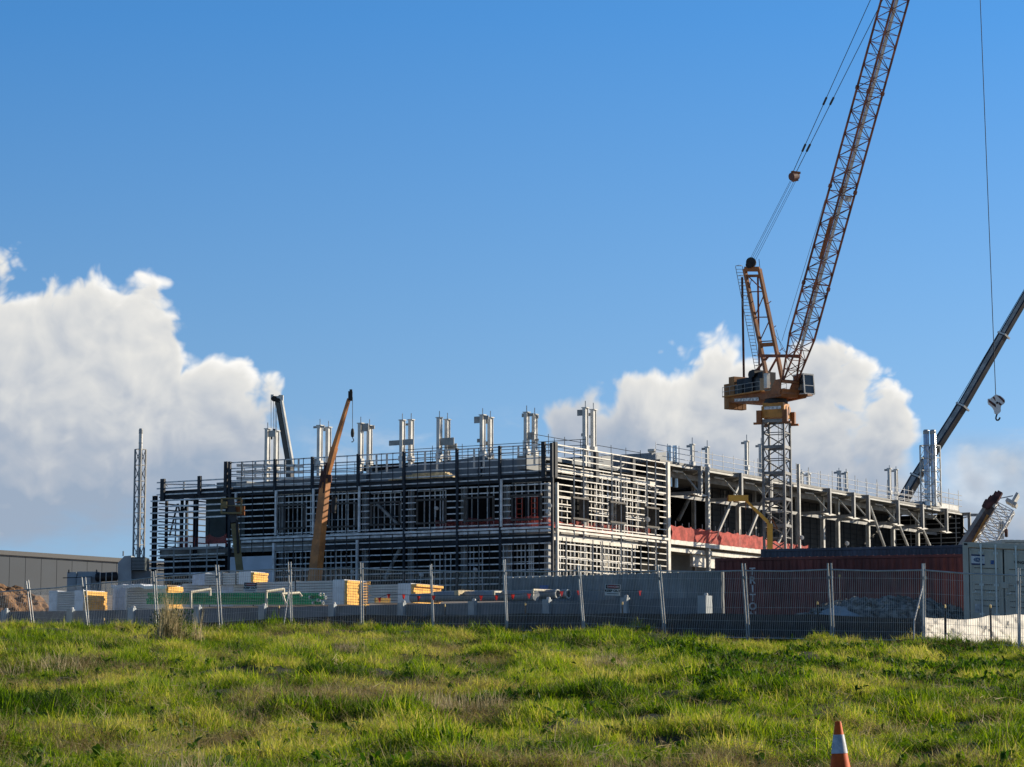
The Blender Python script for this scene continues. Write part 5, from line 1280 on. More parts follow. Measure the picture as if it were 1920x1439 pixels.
for px, py, wd, lb in ((195, 1163, 1.2, 'leftmost picket, low and almost black'), (523, 1140, 1.0, 'picket left of the crossed fence stays'), (685, 1136, 1.0, 'picket under the tallest yellow pack end'), (834, 1137, 1.0, 'picket before the thick grey pipe'),
                       (985, 1135, 1.0, 'picket at the highest point of the black silt fence'), (1167, 1133, 1.0, 'picket beside the right danger sign'), (1533, 1133, 1.0, 'picket standing before the grey tarpaulin'),
                       (1722, 1140, 1.0, 'picket where the white sheet begins'), (1772, 1139, .55, 'picket inside the left half of the white sheet'), (1857, 1139, .55, 'picket before the pale container doors')):
    d = fd(px) + wd; p = P(px, py, d); gb = gz(p.x, d) - .1
    t = thing('picket', Vector((p.x, p.y, gb)), 'black steel ' + lb + ', yellow cap on top', 'picket', 'black pickets with yellow caps')
    m = mk()
    for k in range(3):
        an = k * 2.094 + .4; X = Vector((math.cos(an), math.sin(an), 0)); c = Vector((p.x, p.y, (gb + p.z) / 2)) + X * .014; m.box(c, .016, .004, (p.z - gb) / 2, X, Z.cross(X))
    if px > 1750:
        for k in range(7): m.box((p.x, p.y - .01, gb + .15 + k * .1), .022, .006, .012)
    m.build('stake', 'picket', t)
    m = mk(); m.lathe(p - Z * .02, [(.024, 0), (.026, .06), (.018, .09), (.002, .095)], 10); m.build('cap', 'cap_yellow', t, smooth=True)
t = thing('marker_rod', XY(1574, 75) + Z * 1.5, 'thin tall rod with a white tip before the red container', 'marker rod')
m = mk(); p = P(1574, 1080, 75); m.tube(Vector((p.x, p.y, 1.5)), p, .008, n=5); m.build('rod', 'fence_wire', t); m = mk(); m.box(p, .025, .02, .035); m.build('tip', 'cap_yellow', t)
# ================================================================== wire fence panels
#  per joint: rail y, and for the two neighbouring panel posts (left panel's, right panel's): x top, y top, x bottom, y bottom
JN = [(-70, 1113, None, (-70, 1105, -62, 1190)), (51, 1106, (49, 1090, 61, 1176), (53, 1088, 65, 1174)), (157, 1096.5, (153, 1083, 166, 1184), (160, 1083, 168, 1184)),
      (291, 1083, (287, 1072, 294, 1184), (291, 1070, 298, 1180)), (407, 1071.5, (404, 1059.5, 412, 1180), (409, 1060, 417, 1180)), (543, 1065.5, (540, 1054, 545, 1170), (545, 1054, 547.5, 1171)),
      (677, 1066.5, (675.5, 1055, 677, 1184), (679.5, 1056, 681, 1184)), (808, 1070, (806, 1060, 812, 1186), (808.5, 1058, 814, 1186)), (945, 1071.5, (943.5, 1050, 950, 1186), (946.5, 1049, 952.5, 1186)),
      (1085, 1070.5, (1083, 1060, 1094, 1184), (1086.5, 1061, 1097, 1184)), (1236, 1071, (1233, 1060, 1246, 1196), (1237.5, 1059, 1250, 1196)), (1393, 1070.5, (1391, 1057, 1402, 1200), (1396.5, 1057, 1406, 1200)),
      (1555, 1068.5, (1552, 1056.5, 1560, 1203), (1558.5, 1056, 1564, 1203)), (1731, 1069.5, (1729.5, 1057, 1731, 1206), (1733, 1057, 1734, 1206)), (1908.5, 1079.5, (1907.5, 1065, 1910, 1216), (1911.5, 1066, 1913, 1216)),
      (2095, 1085, (2094, 1070, 2100, 1230), None)]
lbs = ['wire fence panel cut by the left edge, before the brown heap', 'wire fence panel before the far left panel pack', 'wire fence panel with its right post by the dry bush, before the film-draped pack',
       'wire fence panel rising behind the dry bush, over the left U frame', 'wire fence panel carrying the left danger sign, before the green pipes', 'wire fence panel between the crossed stays and the tallest yellow pack end',
       'wire fence panel before the packs with red pennants', 'wire fence panel before the thick grey pipe', 'wire fence panel before the two open pipe ends', 'wire fence panel carrying the right danger sign',
       'wire fence panel before the right end of the low wall', 'wire fence panel before the left half of the rubble heap', 'wire fence panel before the right half of the rubble heap, by the tarpaulin',
       'wire fence panel before the white sheet and the container doors', 'wire fence panel cut by the right edge']
PP = []
for i in range(len(JN) - 1):
    Lp_, Rp_ = JN[i][3], JN[i + 1][2]; y0, y1 = JN[i][1], JN[i + 1][1]; d0_, d1_ = fd(JN[i][0]), fd(JN[i + 1][0]) + .12
    A0, A1 = P(Lp_[0], Lp_[1], d0_), P(Lp_[2], Lp_[3] + 10, d0_ - .0); B0, B1 = P(Rp_[0], Rp_[1], d1_), P(Rp_[2], Rp_[3] + 10, d1_)
    t = thing('fence_panel', (A1 + B1) / 2, lbs[i], 'fence panel', 'temporary wire fence panels')
    for a, b in ((A0, A1), (B0, B1)): m = mk(); m.tube(a, b, .023, n=8); m.build('post', 'fence_galv', t, smooth=True)
    ta = A0.lerp(A1, (y0 - Lp_[1]) / (Lp_[3] + 10 - Lp_[1])); tb2 = B0.lerp(B1, (y1 - Rp_[1]) / (Rp_[3] + 10 - Rp_[1])); ba = A0.lerp(A1, .91); bb = B0.lerp(B1, .91)
    m = mk(); sg = Vector((0, 0, -.03)); mid = (ta + tb2) / 2 + sg; m.tube(ta, mid, .020, n=8); m.tube(mid, tb2, .020, n=8); m.build('top_rail', 'fence_wire', t, smooth=True)
    m = mk(); m.tube(ba, bb, .016, n=6); m.build('bottom_rail', 'fence_wire', t)
    m = mk(); n = int((ta - tb2).length / .066)
    for k in range(1, n):
        s = k / n; m.bar(ta.lerp(tb2, s) + sg * 4 * s * (1 - s), ba.lerp(bb, s), .0085, .0085)
    for f in (.12, .33, .55, .75, .88): m.bar(ta.lerp(ba, f), tb2.lerp(bb, f), .0065, .0065)
    m.build('wire_mesh', 'fence_wire', t)
    for a in (A1, B1):
        m = mk(); g0 = gz(a.x, a.y); m.box((a.x, a.y, g0 + .05), .11, .3, .07); m.build('foot_block', 'concrete', t)
    if i < len(JN) - 2:
        m = mk(); q_ = B0.lerp(B1, .17); m.box(q_ + RT * .05 - Vector((0, .01, 0)), .075, .03, .035); m.tube(q_ + RT * .05 - Vector((0, .07, 0)), q_ + RT * .05 + Vector((0, .05, 0)), .012, n=6); m.build('clamp', 'steel_grey', t)
    PP.append((ta, tb2, ba, bb, t))
def stay(label, pts, d):
    q = [P(x, y, d + o) for x, y, o in pts]
    t = thing('fence_stay', q[-1], label, 'fence stay', 'bent stays propping the fence'); m = mk(); m.path(q, .022, 7); m.build('stay_tube', 'fence_galv', t, smooth=True)
stay('bent white stay crossing the post at the left of the middle', [(544, 1092, -.05), (533, 1166, -.9), (531, 1176, -1.0), (540, 1178, -.6)], fd(543))
stay('bent white stay beside the post where the white sheet begins', [(1730, 1100, -.05), (1714, 1165, -1.0), (1713, 1205, -1.1)], fd(1730))
t = thing('foot_block', P(1706, 1206, fd(1730) - 1.2), 'rusty orange fence foot block in the grass by the white sheet', 'foot block')
m = mk(); m.box(P(1706, 1205, fd(1730) - 1.2), .40, .16, .06); m.build('block', 'crane_orange', t, bevel=.02)
m = mk(); m.box(P(1712, 1201, fd(1730) - 1.2), .22, .1, .035); m.build('block_top', 'jib_red', t)
# warning signs tied to the wires
def sign(x0, x1, y0, y1, label):
    d = fd((x0 + x1) / 2) - .04; c = P((x0 + x1) / 2, (y0 + y1) / 2, d); w = (P(x1, y0, d) - P(x0, y0, d)).length / 2; h = (P(x0, y0, d) - P(x0, y1, d)).length / 2
    X = (RT - Z * .03).normalized(); U = (Z + X * .03).normalized(); N = Vector((0, -1, 0))
    t = thing('warning_sign', c - Z * h, label, 'warning sign', 'danger signs on the fence')
    m = mk(); m.box(c, w, .004, h, X, N, U); b = m.build('sign_board', 'sign_white', t)
    m = mk(); m.box(c + U * h * .56 + N * .006, w * .92, .003, h * .36, X, N, U); m.build('sign_band', 'letter_black', b)
    m = mk(); e = [c + U * h * .56 + N * .010 + X * (w * .80 * math.cos(a)) + U * (h * .28 * math.sin(a)) for a in np.linspace(0, 6.283, 28)[:-1]]; m.prism(e, N * .003); m.build('sign_oval', 'sign_red', b)
    text_obj('DANGER', h * .42, c + U * h * .56 + N * .015, X, U, 'sign_white', 'lettering', b, .001, .001, w * .95 / (h * .42 * 2.1) / 1.15)
    text_obj('KEEP OUT', h * .56, c - U * h * .18 + N * .006, X, U, 'letter_black', 'lettering', b, .001, .005, w * 1.78 / (h * .56 * 4.05))
    m = mk(); m.box(c - U * h * .68 + N * .006, w * .75, .002, h * .05, X, N, U); m.build('small_print', 'letter_black', b)
sign(457, 482, 1092.5, 1110, 'danger keep out sign at the left, hung before the long panel pack')
sign(1134.5, 1163.5, 1096, 1117, 'danger keep out sign at the right, hung before the grey container')
# ================================================================== shed and plant at the left
a_, b_ = P(-260, 1000, 340), P(330, 1051, 390)
a_ = Vector(((-320 - 960) / 4635 * 330, 330, 0)); b_ = Vector(((345 - 960) / 4635 * 392, 392, 0)); u = (b_ - a_).normalized(); v = Vector((-u.y, u.x, 0)); L = (b_ - a_).length
zt_ = 19.8
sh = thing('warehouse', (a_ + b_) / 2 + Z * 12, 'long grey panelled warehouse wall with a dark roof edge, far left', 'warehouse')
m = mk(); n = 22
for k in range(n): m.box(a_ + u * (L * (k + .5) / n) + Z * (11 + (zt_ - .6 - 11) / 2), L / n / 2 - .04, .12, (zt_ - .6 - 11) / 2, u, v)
m.build('wall', 'shed_wall_shaded', sh)
m = mk(); m.box((a_ + b_) / 2 + v * 9 + Z * 15, L / 2 - .3, 8.8, 4.0, u, v); m.build('body', 'shed_roof', sh)
m = mk(); m.box((a_ + b_) / 2 + v * .3 + Z * (zt_ - .3), L / 2 + .2, .8, .32, u, v); m.build('roof', 'shed_roof', sh)
m = mk(); m.box((a_ + b_) / 2 - v * .14 + Z * (zt_ - .72), L / 2, .05, .08, u, v); m.build('gutter', 'steel_grey', sh)
def boxpx(x0, x1, y0, y1, d, dep, name, mt, par, lab=None):
    p0 = P(x0, y1, d); p1 = P(x1, y0, d); m = mk(); m.box(((p0.x + p1.x) / 2, d + dep / 2, (p0.z + p1.z) / 2), (p1.x - p0.x) / 2, dep / 2, (p1.z - p0.z) / 2)
    return m.build(name, mt, par, lab)
DX = 250
ah = thing('air_handler', P(250, 1125, DX), 'grey air handling unit with a dark louvre box and slanted shoulder, beside the left wing', 'air handler')
m = mk(); m.prism([P(x, y, DX) for x, y in ((221, 1120), (221, 1056), (233, 1043), (246, 1042), (246, 1120))], Vector((0, 4, 0))); m.build('duct', 'duct', ah)
l = boxpx(246, 272, 1045, 1070, DX - .3, 3, 'louvre_box', 'louvre', ah)
m = mk()
for k in range(9): q = P(247, 1047 + 2.6 * k, DX - .36); m.box((q.x + .68, q.y, q.z), .66, .03, .02)
m.build('louvre_blade', 'duct', l)
boxpx(246.3, 283, 1071, 1120, DX + .5, 3, 'housing', 'clad_grey', ah)
m = mk(); q = P(231, 1043, DX); m.tube(q, q + Z * .5, .08, n=6); m.build('vent_pipe', 'duct', ah)
gs = thing('generator', P(152, 1125, DX), 'pale blue-grey plant cabinets in a row before the warehouse wall', 'plant cabinet')
boxpx(125, 143, 1073, 1120, DX, 2.5, 'cabinet', 'duct', gs); boxpx(144, 182, 1072, 1120, DX + .3, 2.5, 'cabinet', 'duct', gs); boxpx(143, 170, 1081, 1120, DX - .4, 2, 'cabinet', 'wall_post', gs)
m = mk()
for x in (129, 181): q = P(x, 1075, DX); m.tube(q, q + Z * .35, .07, n=6)
m.bar(P(118, 1084, DX - 1), P(172, 1082, DX - 1), .08, .08); m.build('rail', 'steel_dark', gs)
tk = thing('storage_tank', P(198, 1125, DX), 'black rounded tank held in white straps, left of the air handling unit', 'tank')
p0, p1 = P(179, 1083, DX), P(220, 1081, DX)
m = mk(); ax_ = (p1 - p0).normalized(); m.lathe(p0, [(.01, 0), (.36, .02), (.46, .15), (.46, (p1 - p0).length - .1), (.40, (p1 - p0).length), (.01, (p1 - p0).length)], 18, ax=ax_); m.build('tank_shell', 'black', tk, smooth=True)
m = mk()
for k in range(3): q = p0.lerp(p1, .25 + .27 * k); m.bar(q - Z * 2 + Vector((0, -.48, 0)), q + Z * .5 + Vector((0, -.48, 0)), .06, .06)
m.build('strap', 'stub', tk)
# ================================================================== worker bending over on the wing roof
a, z = LF(304.5, 925, 2.4); wp = B(a, 2.4, 22.7)
wk = thing('person', wp, 'worker in a green hi-vis top bending over on the roof of the left wing', 'person')
def skinned(name, pts, edges, rad, mt, parent, sub=1):
    o0 = world_loc(parent); me = bpy.data.meshes.new(name); me.from_pydata([tuple(Vector(p) - o0) for p in pts], edges, []); me.update()
    o = bpy.data.objects.new(name, me); S.collection.objects.link(o); o.parent = parent
    md = o.modifiers.new('skin', 'SKIN')
    for i, r_ in enumerate(rad): me.skin_vertices[0].data[i].radius = (r_, r_)
    me.skin_vertices[0].data[0].use_root = True
    sm = o.modifiers.new('sub', 'SUBSURF'); sm.levels = sub; sm.render_levels = sub
    me.materials.append(MT[mt]); return o
F = DL * -1
def w_(f, s, h): return wp + F * f + DR * s + Z * h
bodyp = [w_(-.1, 0, .92), w_(.0, 0, 1.1), w_(.22, 0, 1.30), w_(.32, 0, 1.36), w_(.40, 0, 1.43), w_(.46, 0, 1.52),
         w_(-.1, -.12, .86), w_(-.02, -.14, .48), w_(-.1, -.14, .06), w_(.02, -.15, .03), w_(-.1, .12, .86), w_(.12, .14, .48), w_(.02, .14, .06), w_(.15, .15, .03),
         w_(.24, -.2, 1.32), w_(.36, -.24, 1.06), w_(.55, -.18, .9), w_(.62, -.16, .86), w_(.24, .2, 1.32), w_(.4, .24, 1.08), w_(.6, .16, .98), w_(.67, .14, .95)]
edg = [(0, 1), (1, 2), (2, 3), (3, 4), (4, 5), (0, 6), (6, 7), (7, 8), (8, 9), (0, 10), (10, 11), (11, 12), (12, 13), (2, 14), (14, 15), (15, 16), (16, 17), (2, 18), (18, 19), (19, 20), (20, 21)]
if not hasattr(bpy.data.meshes.new('t_'), 'skin_vertices'): pass
def add_skin_layer(o):
    pass
me0 = bpy.data.meshes.new('person_body'); o0 = wp
me0.from_pydata([tuple(Vector(p) - o0) for p in bodyp], edg, []); me0.update()
pb = bpy.data.objects.new('body', me0); S.collection.objects.link(pb); pb.parent = wk
pb.modifiers.new('skin', 'SKIN')
bm = bmesh.new(); bm.from_mesh(me0); lay = bm.verts.layers.skin.verify(); bm.verts.ensure_lookup_table()
rad = [.15, .15, .17, .08, .10, .09, .10, .075, .055, .05, .10, .075, .055, .05, .07, .05, .038, .035, .07, .05, .038, .035]
for v_, r_ in zip(bm.verts, rad): v_[lay].radius = (r_, r_); v_[lay].use_root = (v_.index == 0)
bm.to_mesh(me0); bm.free()
sm = pb.modifiers.new('sub', 'SUBSURF'); sm.levels = 1; sm.render_levels = 1
me0.materials.append(MT['trousers'])
m = mk(); m.lathe(w_(.0, 0, .98), [(.16, 0), (.19, .12), (.21, .30), (.12, .42)], 14, ax=(F * .55 + Z * .8).normalized()); m.build('vest', 'hivis', wk, smooth=True)
m = mk(); m.lathe(w_(.43, 0, 1.48), [(.16, 0), (.13, .03), (.12, .08), (.06, .14), (.005, .155)], 14, ax=(F * .4 + Z).normalized()); m.build('hard_hat', 'hard_hat', wk, smooth=True)
# ================================================================== traffic cone
cy_ = 23.0; cx_ = (1575 - 960) / 4635 * cy_; tz = P(1572, 1353, cy_).z; cz_ = tz - .71
cn = thing('traffic_cone', Vector((cx_, cy_, cz_)), 'orange traffic cone with one scuffed white band, in the grass at the bottom right', 'traffic cone')
def rr_(h): return .030 + (.71 - h) * .150
tilt = Vector((-.035, 0, 1)).normalized(); cb_ = Vector((cx_, cy_, cz_))
m = mk(); m.lathe(cb_, [(rr_(.03), .03), (rr_(.70), .695), (rr_(.71) - .003, .71), (.018, .708), (.018, .66)], 40, ax=tilt); m.build('cone_body', 'cone_orange', cn, smooth=True)
m = mk(); m.lathe(cb_, [(rr_(.417) + .001, .417), (rr_(.417) + .003, .418), (rr_(.590) + .003, .589), (rr_(.590) + .001, .590)], 40, ax=tilt); m.build('reflective_band', 'cone_white', cn, smooth=True)
m = mk(); m.box((cx_, cy_, cz_ + .015), .18, .18, .015); m.build('cone_base', 'rubber', cn, bevel=.008)
# ================================================================== vegetation
def blade(m, p, d, h, w, bend, n=3, curl=0.0, twist=0.0):
    """one tapering curved blade, two-sided strip"""
    s = Vector((-d.y, d.x, 0)); s = (s * math.cos(twist) + d * math.sin(twist))
    k0 = len(m.v); pts = []
    for i in range(n + 1):
        t = i / n; c = p + Z * (h * (t - curl * t * t * .5)) + d * (bend * t ** 1.8)
        ww = w * (1 - t) ** .65 if i < n else 0
        if i < n: m.v += [tuple(c - s * ww), tuple(c + s * ww)]
        else: m.v.append(tuple(c))
    for i in range(n - 1): a = k0 + 2 * i; m.f.append((a, a + 1, a + 3, a + 2))
    m.f.append((k0 + 2 * n - 2, k0 + 2 * n - 1, k0 + 2 * n))
def tuft(seed, n, R0, h0, h1, w, bend, mt, flat=False, nseg=3):
    r = random.Random(seed); m = M()
    for _ in range(n):
        a = r.uniform(0, 6.283); q = R0 * math.sqrt(r.random()); b = r.uniform(0, 6.283); h = r.uniform(h0, h1) * (1 - .3 * q / R0)
        d = Vector((math.cos(b), math.sin(b), 0)); p = Vector((math.cos(a) * q, math.sin(a) * q, -.02))
        if flat: blade(m, p + Z * r.uniform(0, .14), d, r.uniform(-.02, .10), w * r.uniform(.6, 1.2), r.uniform(.2, .5), nseg, twist=r.uniform(-1, 1))
        else: blade(m, p, d, h, w * r.uniform(.6, 1.3), h * r.uniform(.1, bend), nseg, curl=r.uniform(0, .5), twist=r.uniform(-1.2, 1.2))
    me = bpy.data.meshes.new('tuft'); me.from_pydata(m.v, [], m.f); me.update(); me.materials.append(MT[mt])
    return bpy.data.objects.new('tuft', me)
def weed(seed, n, mt):
    r = random.Random(seed); m = M()
    for _ in range(n):
        b = r.uniform(0, 6.283); d = Vector((math.cos(b), math.sin(b), 0)); s = Vector((-d.y, d.x, 0)); L = r.uniform(.06, .15); w = L * r.uniform(.22, .34); el = r.uniform(.3, 1.3); z0 = r.uniform(0, .12)
        ax = d * math.cos(el) + Z * math.sin(el); p = Vector((r.uniform(-.08, .08), r.uniform(-.08, .08), z0)); k = len(m.v)
        for t, ww in ((0, .12), (.35, .9), (.7, 1.0), (1, .05)):
            c = p + ax * (L * t) - Z * (.05 * t * t); m.v += [tuple(c - s * w * ww / 2), tuple(c + s * w * ww / 2)]
        for i in range(3): a = k + 2 * i; m.f.append((a, a + 1, a + 3, a + 2))
    me = bpy.data.meshes.new('weed'); me.from_pydata(m.v, [], m.f); me.update(); me.materials.append(MT[mt])
    return bpy.data.objects.new('weed', me)
def leafmat(name, stops, trans, rough=.45, spec=.35):
    mt = bpy.data.materials.new(name); mt.use_nodes = True; MT[name] = mt; nt = mt.node_tree; nt.nodes.clear(); g = G(nt)
    out = g.n('ShaderNodeOutputMaterial'); bs = g.n('ShaderNodeBsdfPrincipled'); bs.inputs['Roughness'].default_value = rough; bs.inputs['Specular IOR Level'].default_value = spec
    at = g.n('ShaderNodeAttribute', attribute_type='INSTANCER', attribute_name='tint')
    geo = g.n('ShaderNodeNewGeometry'); v = g.m('ADD', at.outputs['Fac'], g.m('MULTIPLY', g.m('SUBTRACT', geo.outputs['Random Per Island'], .5), .62), clamp=True)
    c = g.ramp(v, stops); nt.links.new(c, bs.inputs['Base Color'])
    tr = g.n('ShaderNodeBsdfTranslucent'); hs = g.n('ShaderNodeHueSaturation'); hs.inputs['Value'].default_value = 1.25; hs.inputs['Saturation'].default_value = 1.1; nt.links.new(c, hs.inputs['Color']); nt.links.new(hs.outputs[0], tr.inputs['Color'])
    mx = g.n('ShaderNodeMixShader'); mx.inputs[0].default_value = trans; nt.links.new(bs.outputs[0], mx.inputs[1]); nt.links.new(tr.outputs[0], mx.inputs[2]); nt.links.new(mx.outputs[0], out.inputs['Surface'])
leafmat('grass_leaf', [(0, (.017, .042, .007)), (.25, (.058, .110, .010)), (.5, (.155, .255, .020)), (.75, (.305, .385, .032)), (1, (.50, .44, .12))], .5, .55, .15)
leafmat('straw_leaf', [(0, (.09, .065, .030)), (.35, (.20, .15, .065)), (.7, (.36, .28, .13)), (1, (.52, .43, .25))], .3, .6, .2)
leafmat('weed_leaf', [(0, (.022, .055, .010)), (.5, (.050, .115, .012)), (1, (.12, .19, .02))], .4, .6, .12)
def scatter(name, pts, protos, mat_label=None, cat='grass'):
    """pts: rows x y z scale yaw tint tiltx tilty"""
    pts = np.asarray(pts, dtype=np.float32); me = bpy.data.meshes.new(name); me.vertices.add(len(pts))
    me.vertices.foreach_set('co', pts[:, :3].ravel())
    def att(n, v):
        a = me.attributes.new(n, 'FLOAT', 'POINT'); a.data.foreach_set('value', np.ascontiguousarray(v, dtype=np.float32))
    att('sc', pts[:, 3]); att('tint', pts[:, 5]); att('scz', pts[:, 8])
    a = me.attributes.new('rot', 'FLOAT_VECTOR', 'POINT'); a.data.foreach_set('vector', np.stack([pts[:, 6], pts[:, 7], pts[:, 4]], 1).astype(np.float32).ravel())
    o = bpy.data.objects.new(name, me); S.collection.objects.link(o)
    ng = bpy.data.node_groups.new(name + '_scatter', 'GeometryNodeTree')
    ng.interface.new_socket('Geometry', in_out='INPUT', socket_type='NodeSocketGeometry'); ng.interface.new_socket('Geometry', in_out='OUTPUT', socket_type='NodeSocketGeometry')
    N = ng.nodes.new; Lk = ng.links.new; gi = N('NodeGroupInput'); go = N('NodeGroupOutput'); jn = N('GeometryNodeJoinGeometry')
    for pr in protos:
        oi = N('GeometryNodeObjectInfo'); oi.inputs['Object'].default_value = pr; oi.transform_space = 'ORIGINAL'
        gt = N('GeometryNodeGeometryToInstance'); Lk(oi.outputs['Geometry'], gt.inputs[0]); Lk(gt.outputs[0], jn.inputs[0])
    ip = N('GeometryNodeInstanceOnPoints'); ip.inputs['Pick Instance'].default_value = True
    def na(n, t='FLOAT'):
        x = N('GeometryNodeInputNamedAttribute'); x.data_type = t; x.inputs['Name'].default_value = n; return x.outputs[0]
    ri = N('FunctionNodeRandomValue'); ri.data_type = 'INT'
    for s_ in ri.inputs:
        if s_.type == 'INT' and s_.name == 'Max': s_.default_value = len(protos) - 1
        if s_.type == 'INT' and s_.name == 'Min': s_.default_value = 0
    ro = [s_ for s_ in ri.outputs if s_.type == 'INT'][0]
    cx_n = N('ShaderNodeCombineXYZ'); sc = na('sc'); sz = na('scz'); Lk(sc, cx_n.inputs[0]); Lk(sc, cx_n.inputs[1]); Lk(sz, cx_n.inputs[2])
    Lk(gi.outputs[0], ip.inputs['Points']); Lk(jn.outputs[0], ip.inputs['Instance']); Lk(ro, ip.inputs['Instance Index'])
    er = N('FunctionNodeEulerToRotation'); Lk(na('rot', 'FLOAT_VECTOR'), er.inputs[0]); Lk(er.outputs[0], ip.inputs['Rotation']); Lk(cx_n.outputs[0], ip.inputs['Scale'])
    Lk(ip.outputs[0], go.inputs[0])
    md = o.modifiers.new('scatter', 'NODES'); md.node_group = ng
    tag(o, None, None, kind='stuff'); return o
def fbm(x, y, s, seed): return noise.noise(Vector((x * s, y * s * .8, seed))) + .5 * noise.noise(Vector((x * s * 2.3, y * s * 1.9, seed + 9)))
G_, D_, Wd_ = [], [], []
r = random.Random(77)
NG = 130000
cnt = 0
while cnt < NG:
    cnt += 1
    # more tufts near the viewer: distance drawn so that the density per square metre falls slowly with distance
    t = r.random(); y = 24.2 * (91.0 / 24.2) ** (t ** 1.0)
    hw = .242 * y + 1.2; x = r.uniform(-hw, hw)
    # no growth behind the fence line beyond the silt fence
    px = 960 + 4635 * x / y
    if y > fd(px) + 1.0: continue
    dens = fbm(x, y, .22, 5.0); dry = fbm(x, y, .19, 21.0) + .6 * noise.noise(Vector((x * .9, y * .5, 31))); dark = fbm(x, y, .33, 41.0)
    far = (y - 24) / 50
    z = gz(x, y); yaw = r.uniform(0, 6.283)
    hol = noise.noise(Vector((x * .8, y * .42, 55))) + .5 * noise.noise(Vector((x * 2.1, y * 1.2, 66)))
    if hol > .10 and r.random() < min(.92, (hol - .10) * 3.4): continue
    lump = .5 + .5 * noise.noise(Vector((x * .55, y * .38, 77)))
    tx, ty = r.gauss(0, .22), r.gauss(0, .22)
    if dry > .24 and r.random() < .22 + 1.0 * (dry - .24):
        D_.append((x, y, z, r.uniform(.8, 1.35) * (1 + .15 * far), yaw, min(1, max(0, .45 + .5 * (dry - .3) + r.gauss(0, .2))), tx, ty, r.uniform(.6, 1.3)))
        if r.random() < .35: continue
    if (dark < -.40 or (x > 3 and 42 < y < 60 and dark < -.05)) and x > -2 and r.random() < .5:
        Wd_.append((x, y, z, r.uniform(.8, 1.6), yaw, r.random() * .8, tx * 2, ty * 2, r.uniform(.8, 1.5))); continue
    if r.random() < .035: D_.append((x, y, z + .04, r.uniform(.6, 1.2), yaw, r.uniform(.5, 1), tx * 2, ty * 2, r.uniform(.6, 1.2)))
    if r.random() < .02: Wd_.append((x, y, z, r.uniform(.8, 1.6), yaw, r.random(), tx * 2, ty * 2, r.uniform(.8, 1.5)))
    hum = noise.noise(Vector((x * .95, y * .55, 1.0))); sc = (.40 + .70 * lump + .8 * max(0, hum) + .45 * max(0, -dark) + .35 * max(0, -hol)) * r.uniform(.75, 1.25) * (1 + .1 * far)
    tint = .52 + .36 * dens + .65 * dark + .15 * max(0, dry) + .25 * hum - .25 * hol + r.gauss(0, .13)  # hollows tinted darker, humps lighter: shade put into the blade colour
    G_.append((x, y, z, max(.8, sc * .95) * (1 + .25 * far), yaw, min(1, max(0, tint)), tx, ty, sc * (1.0 + (.25 if dark < -.1 else 0))))
gt_ = [tuft(100 + i, 30, .17, .05, .20, .0048, 1.3, 'grass_leaf') for i in range(6)] + [tuft(120 + i, 22, .15, .08, .27, .0058, 1.0, 'grass_leaf') for i in range(3)] + [tuft(130, 14, .1, .14, .33, .007, 1.2, 'grass_leaf', nseg=4)]
st_ = [tuft(200 + i, 22, .2, .12, .34, .0038, 1.3, 'straw_leaf') for i in range(3)] + [tuft(210 + i, 26, .25, 0, 0, .0045, 0, 'straw_leaf', flat=True) for i in range(4)] + [tuft(220, 7, .12, .3, .55, .0035, .5, 'straw_leaf', nseg=4)]
wd_ = [weed(300 + i, 14, 'weed_leaf') for i in range(4)]
scatter('grass', G_, gt_); scatter('dry_grass', D_, st_); scatter('weeds', Wd_, wd_)
# flattened straw heaps: named clumps one can point at
def clump(px, py, d, rx, ry, h, n, label, name='dry_grass_clump', mt='dry_leaf', up=.25, hi=None, w=.006):
    x = (px - 960) / 4635 * d; z0 = gz(x, d); t = thing(name, Vector((x, d, z0)), label, 'dry clump'); m = M(); q = random.Random(int(px * 3 + py))
    for _ in range(n):
        a = q.uniform(0, 6.283); s = math.sqrt(q.random()); u, v = s * math.cos(a) * rx, s * math.sin(a) * ry; b = q.uniform(0, 6.283); dd_ = Vector((math.cos(b), math.sin(b), 0))
        hh = h * (1 - s * s); p = Vector((x + u, d + v, gz(x + u, d + v) + q.uniform(0, hh)))
        if q.random() < up: blade(m, p - Z * (hh * .4), dd_, q.uniform(.25, .6) * (hi or .7), w, q.uniform(.02, .25), 3, twist=q.uniform(-1, 1))
        else: blade(m, p, dd_, q.uniform(-.06, .10), w, q.uniform(.2, .6), 3, twist=q.uniform(-1, 1))
    m.build('stalks', mt, t); return t
clump(610, 1214, 62, 1.15, .9, .30, 1500, 'flattened mound of dry brown straw left of the middle')
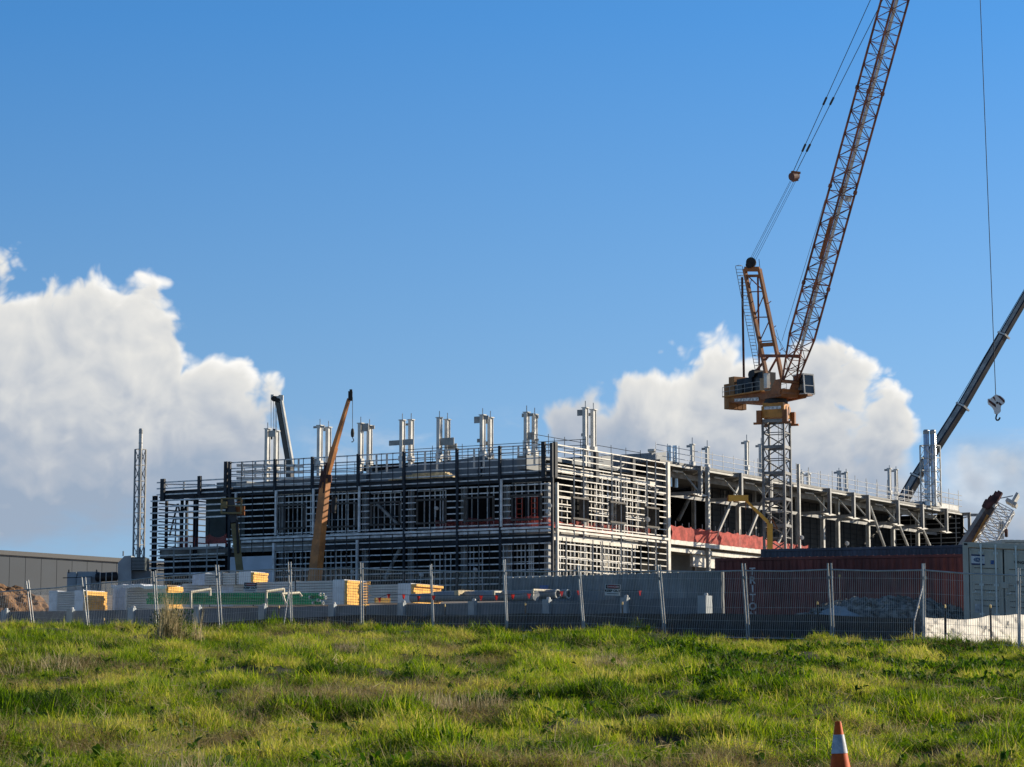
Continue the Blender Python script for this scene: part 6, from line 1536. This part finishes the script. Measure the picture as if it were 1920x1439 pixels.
clump(340, 1416, 24.9, .5, .5, .16, 500, 'tangled dry clump at the bottom left edge of the meadow', up=.4)
clump(80, 1258, 47, .9, .7, .2, 800, 'dry straw clump near the left edge')
clump(1140, 1246, 52, .5, .5, .3, 600, 'small brown straw mound right of the middle', up=.4)
clump(200, 1212, 63, .9, .7, .15, 600, 'thin dry straw patch left of the dry bush')
clump(860, 1330, 36, .7, .6, .12, 700, 'dry brownish patch in the middle of the meadow', up=.5)
# the tall dry bush before the fence
bx = (320 - 960) / 4635 * 66; bd_ = 66.0; bz_ = gz(bx, bd_)
sb = thing('dry_bush', Vector((bx, bd_, bz_)), 'tall dry bush of brown stalks before the fence at the left', 'bush')
q = random.Random(12); m = M()
for _ in range(1000):
    a = q.uniform(0, 6.283); s = math.sqrt(q.random()); k_ = .7 + .45 * math.sin(2.3 * a + 1) * math.cos(5 * a); u, v = s * math.cos(a) * .85 * k_, s * math.sin(a) * .6 * k_; b = q.uniform(0, 6.283) ; dd_ = Vector((math.cos(b), math.sin(b), 0))
    h = q.uniform(.35, 1.65) * (1.1 - .4 * s) * (.75 + .35 * math.sin(u * 7 + 2)) * (1.25 if q.random() < .12 else 1); blade(m, Vector((bx + u, bd_ + v, bz_ - .05)), dd_, h, .010, h * q.uniform(.05, .4), 4, twist=q.uniform(-1, 1))
for _ in range(30):
    a = q.uniform(0, 6.283); dd_ = Vector((math.cos(a), math.sin(a) * .5, 0)); blade(m, Vector((bx + q.uniform(-.4, .4), bd_, bz_ + .3)), dd_, q.uniform(.2, .9), .008, q.uniform(.3, .7), 4)
m.build('stalks', 'dry_leaf', sb)
m = M()
for _ in range(900):
    a = q.uniform(0, 6.283); s = math.sqrt(q.random()); h = q.uniform(.1, .95); u, v = s * math.cos(a) * (.76 - .2 * h), s * math.sin(a) * .5; b = q.uniform(0, 6.283); dd_ = Vector((math.cos(b), math.sin(b), 0))
    blade(m, Vector((bx + u, bd_ + v, bz_ + h)), dd_, q.uniform(-.08, .12), .012, q.uniform(.05, .15), 2)
mt_ = m.build('leaves', 'weed_leaf', sb)
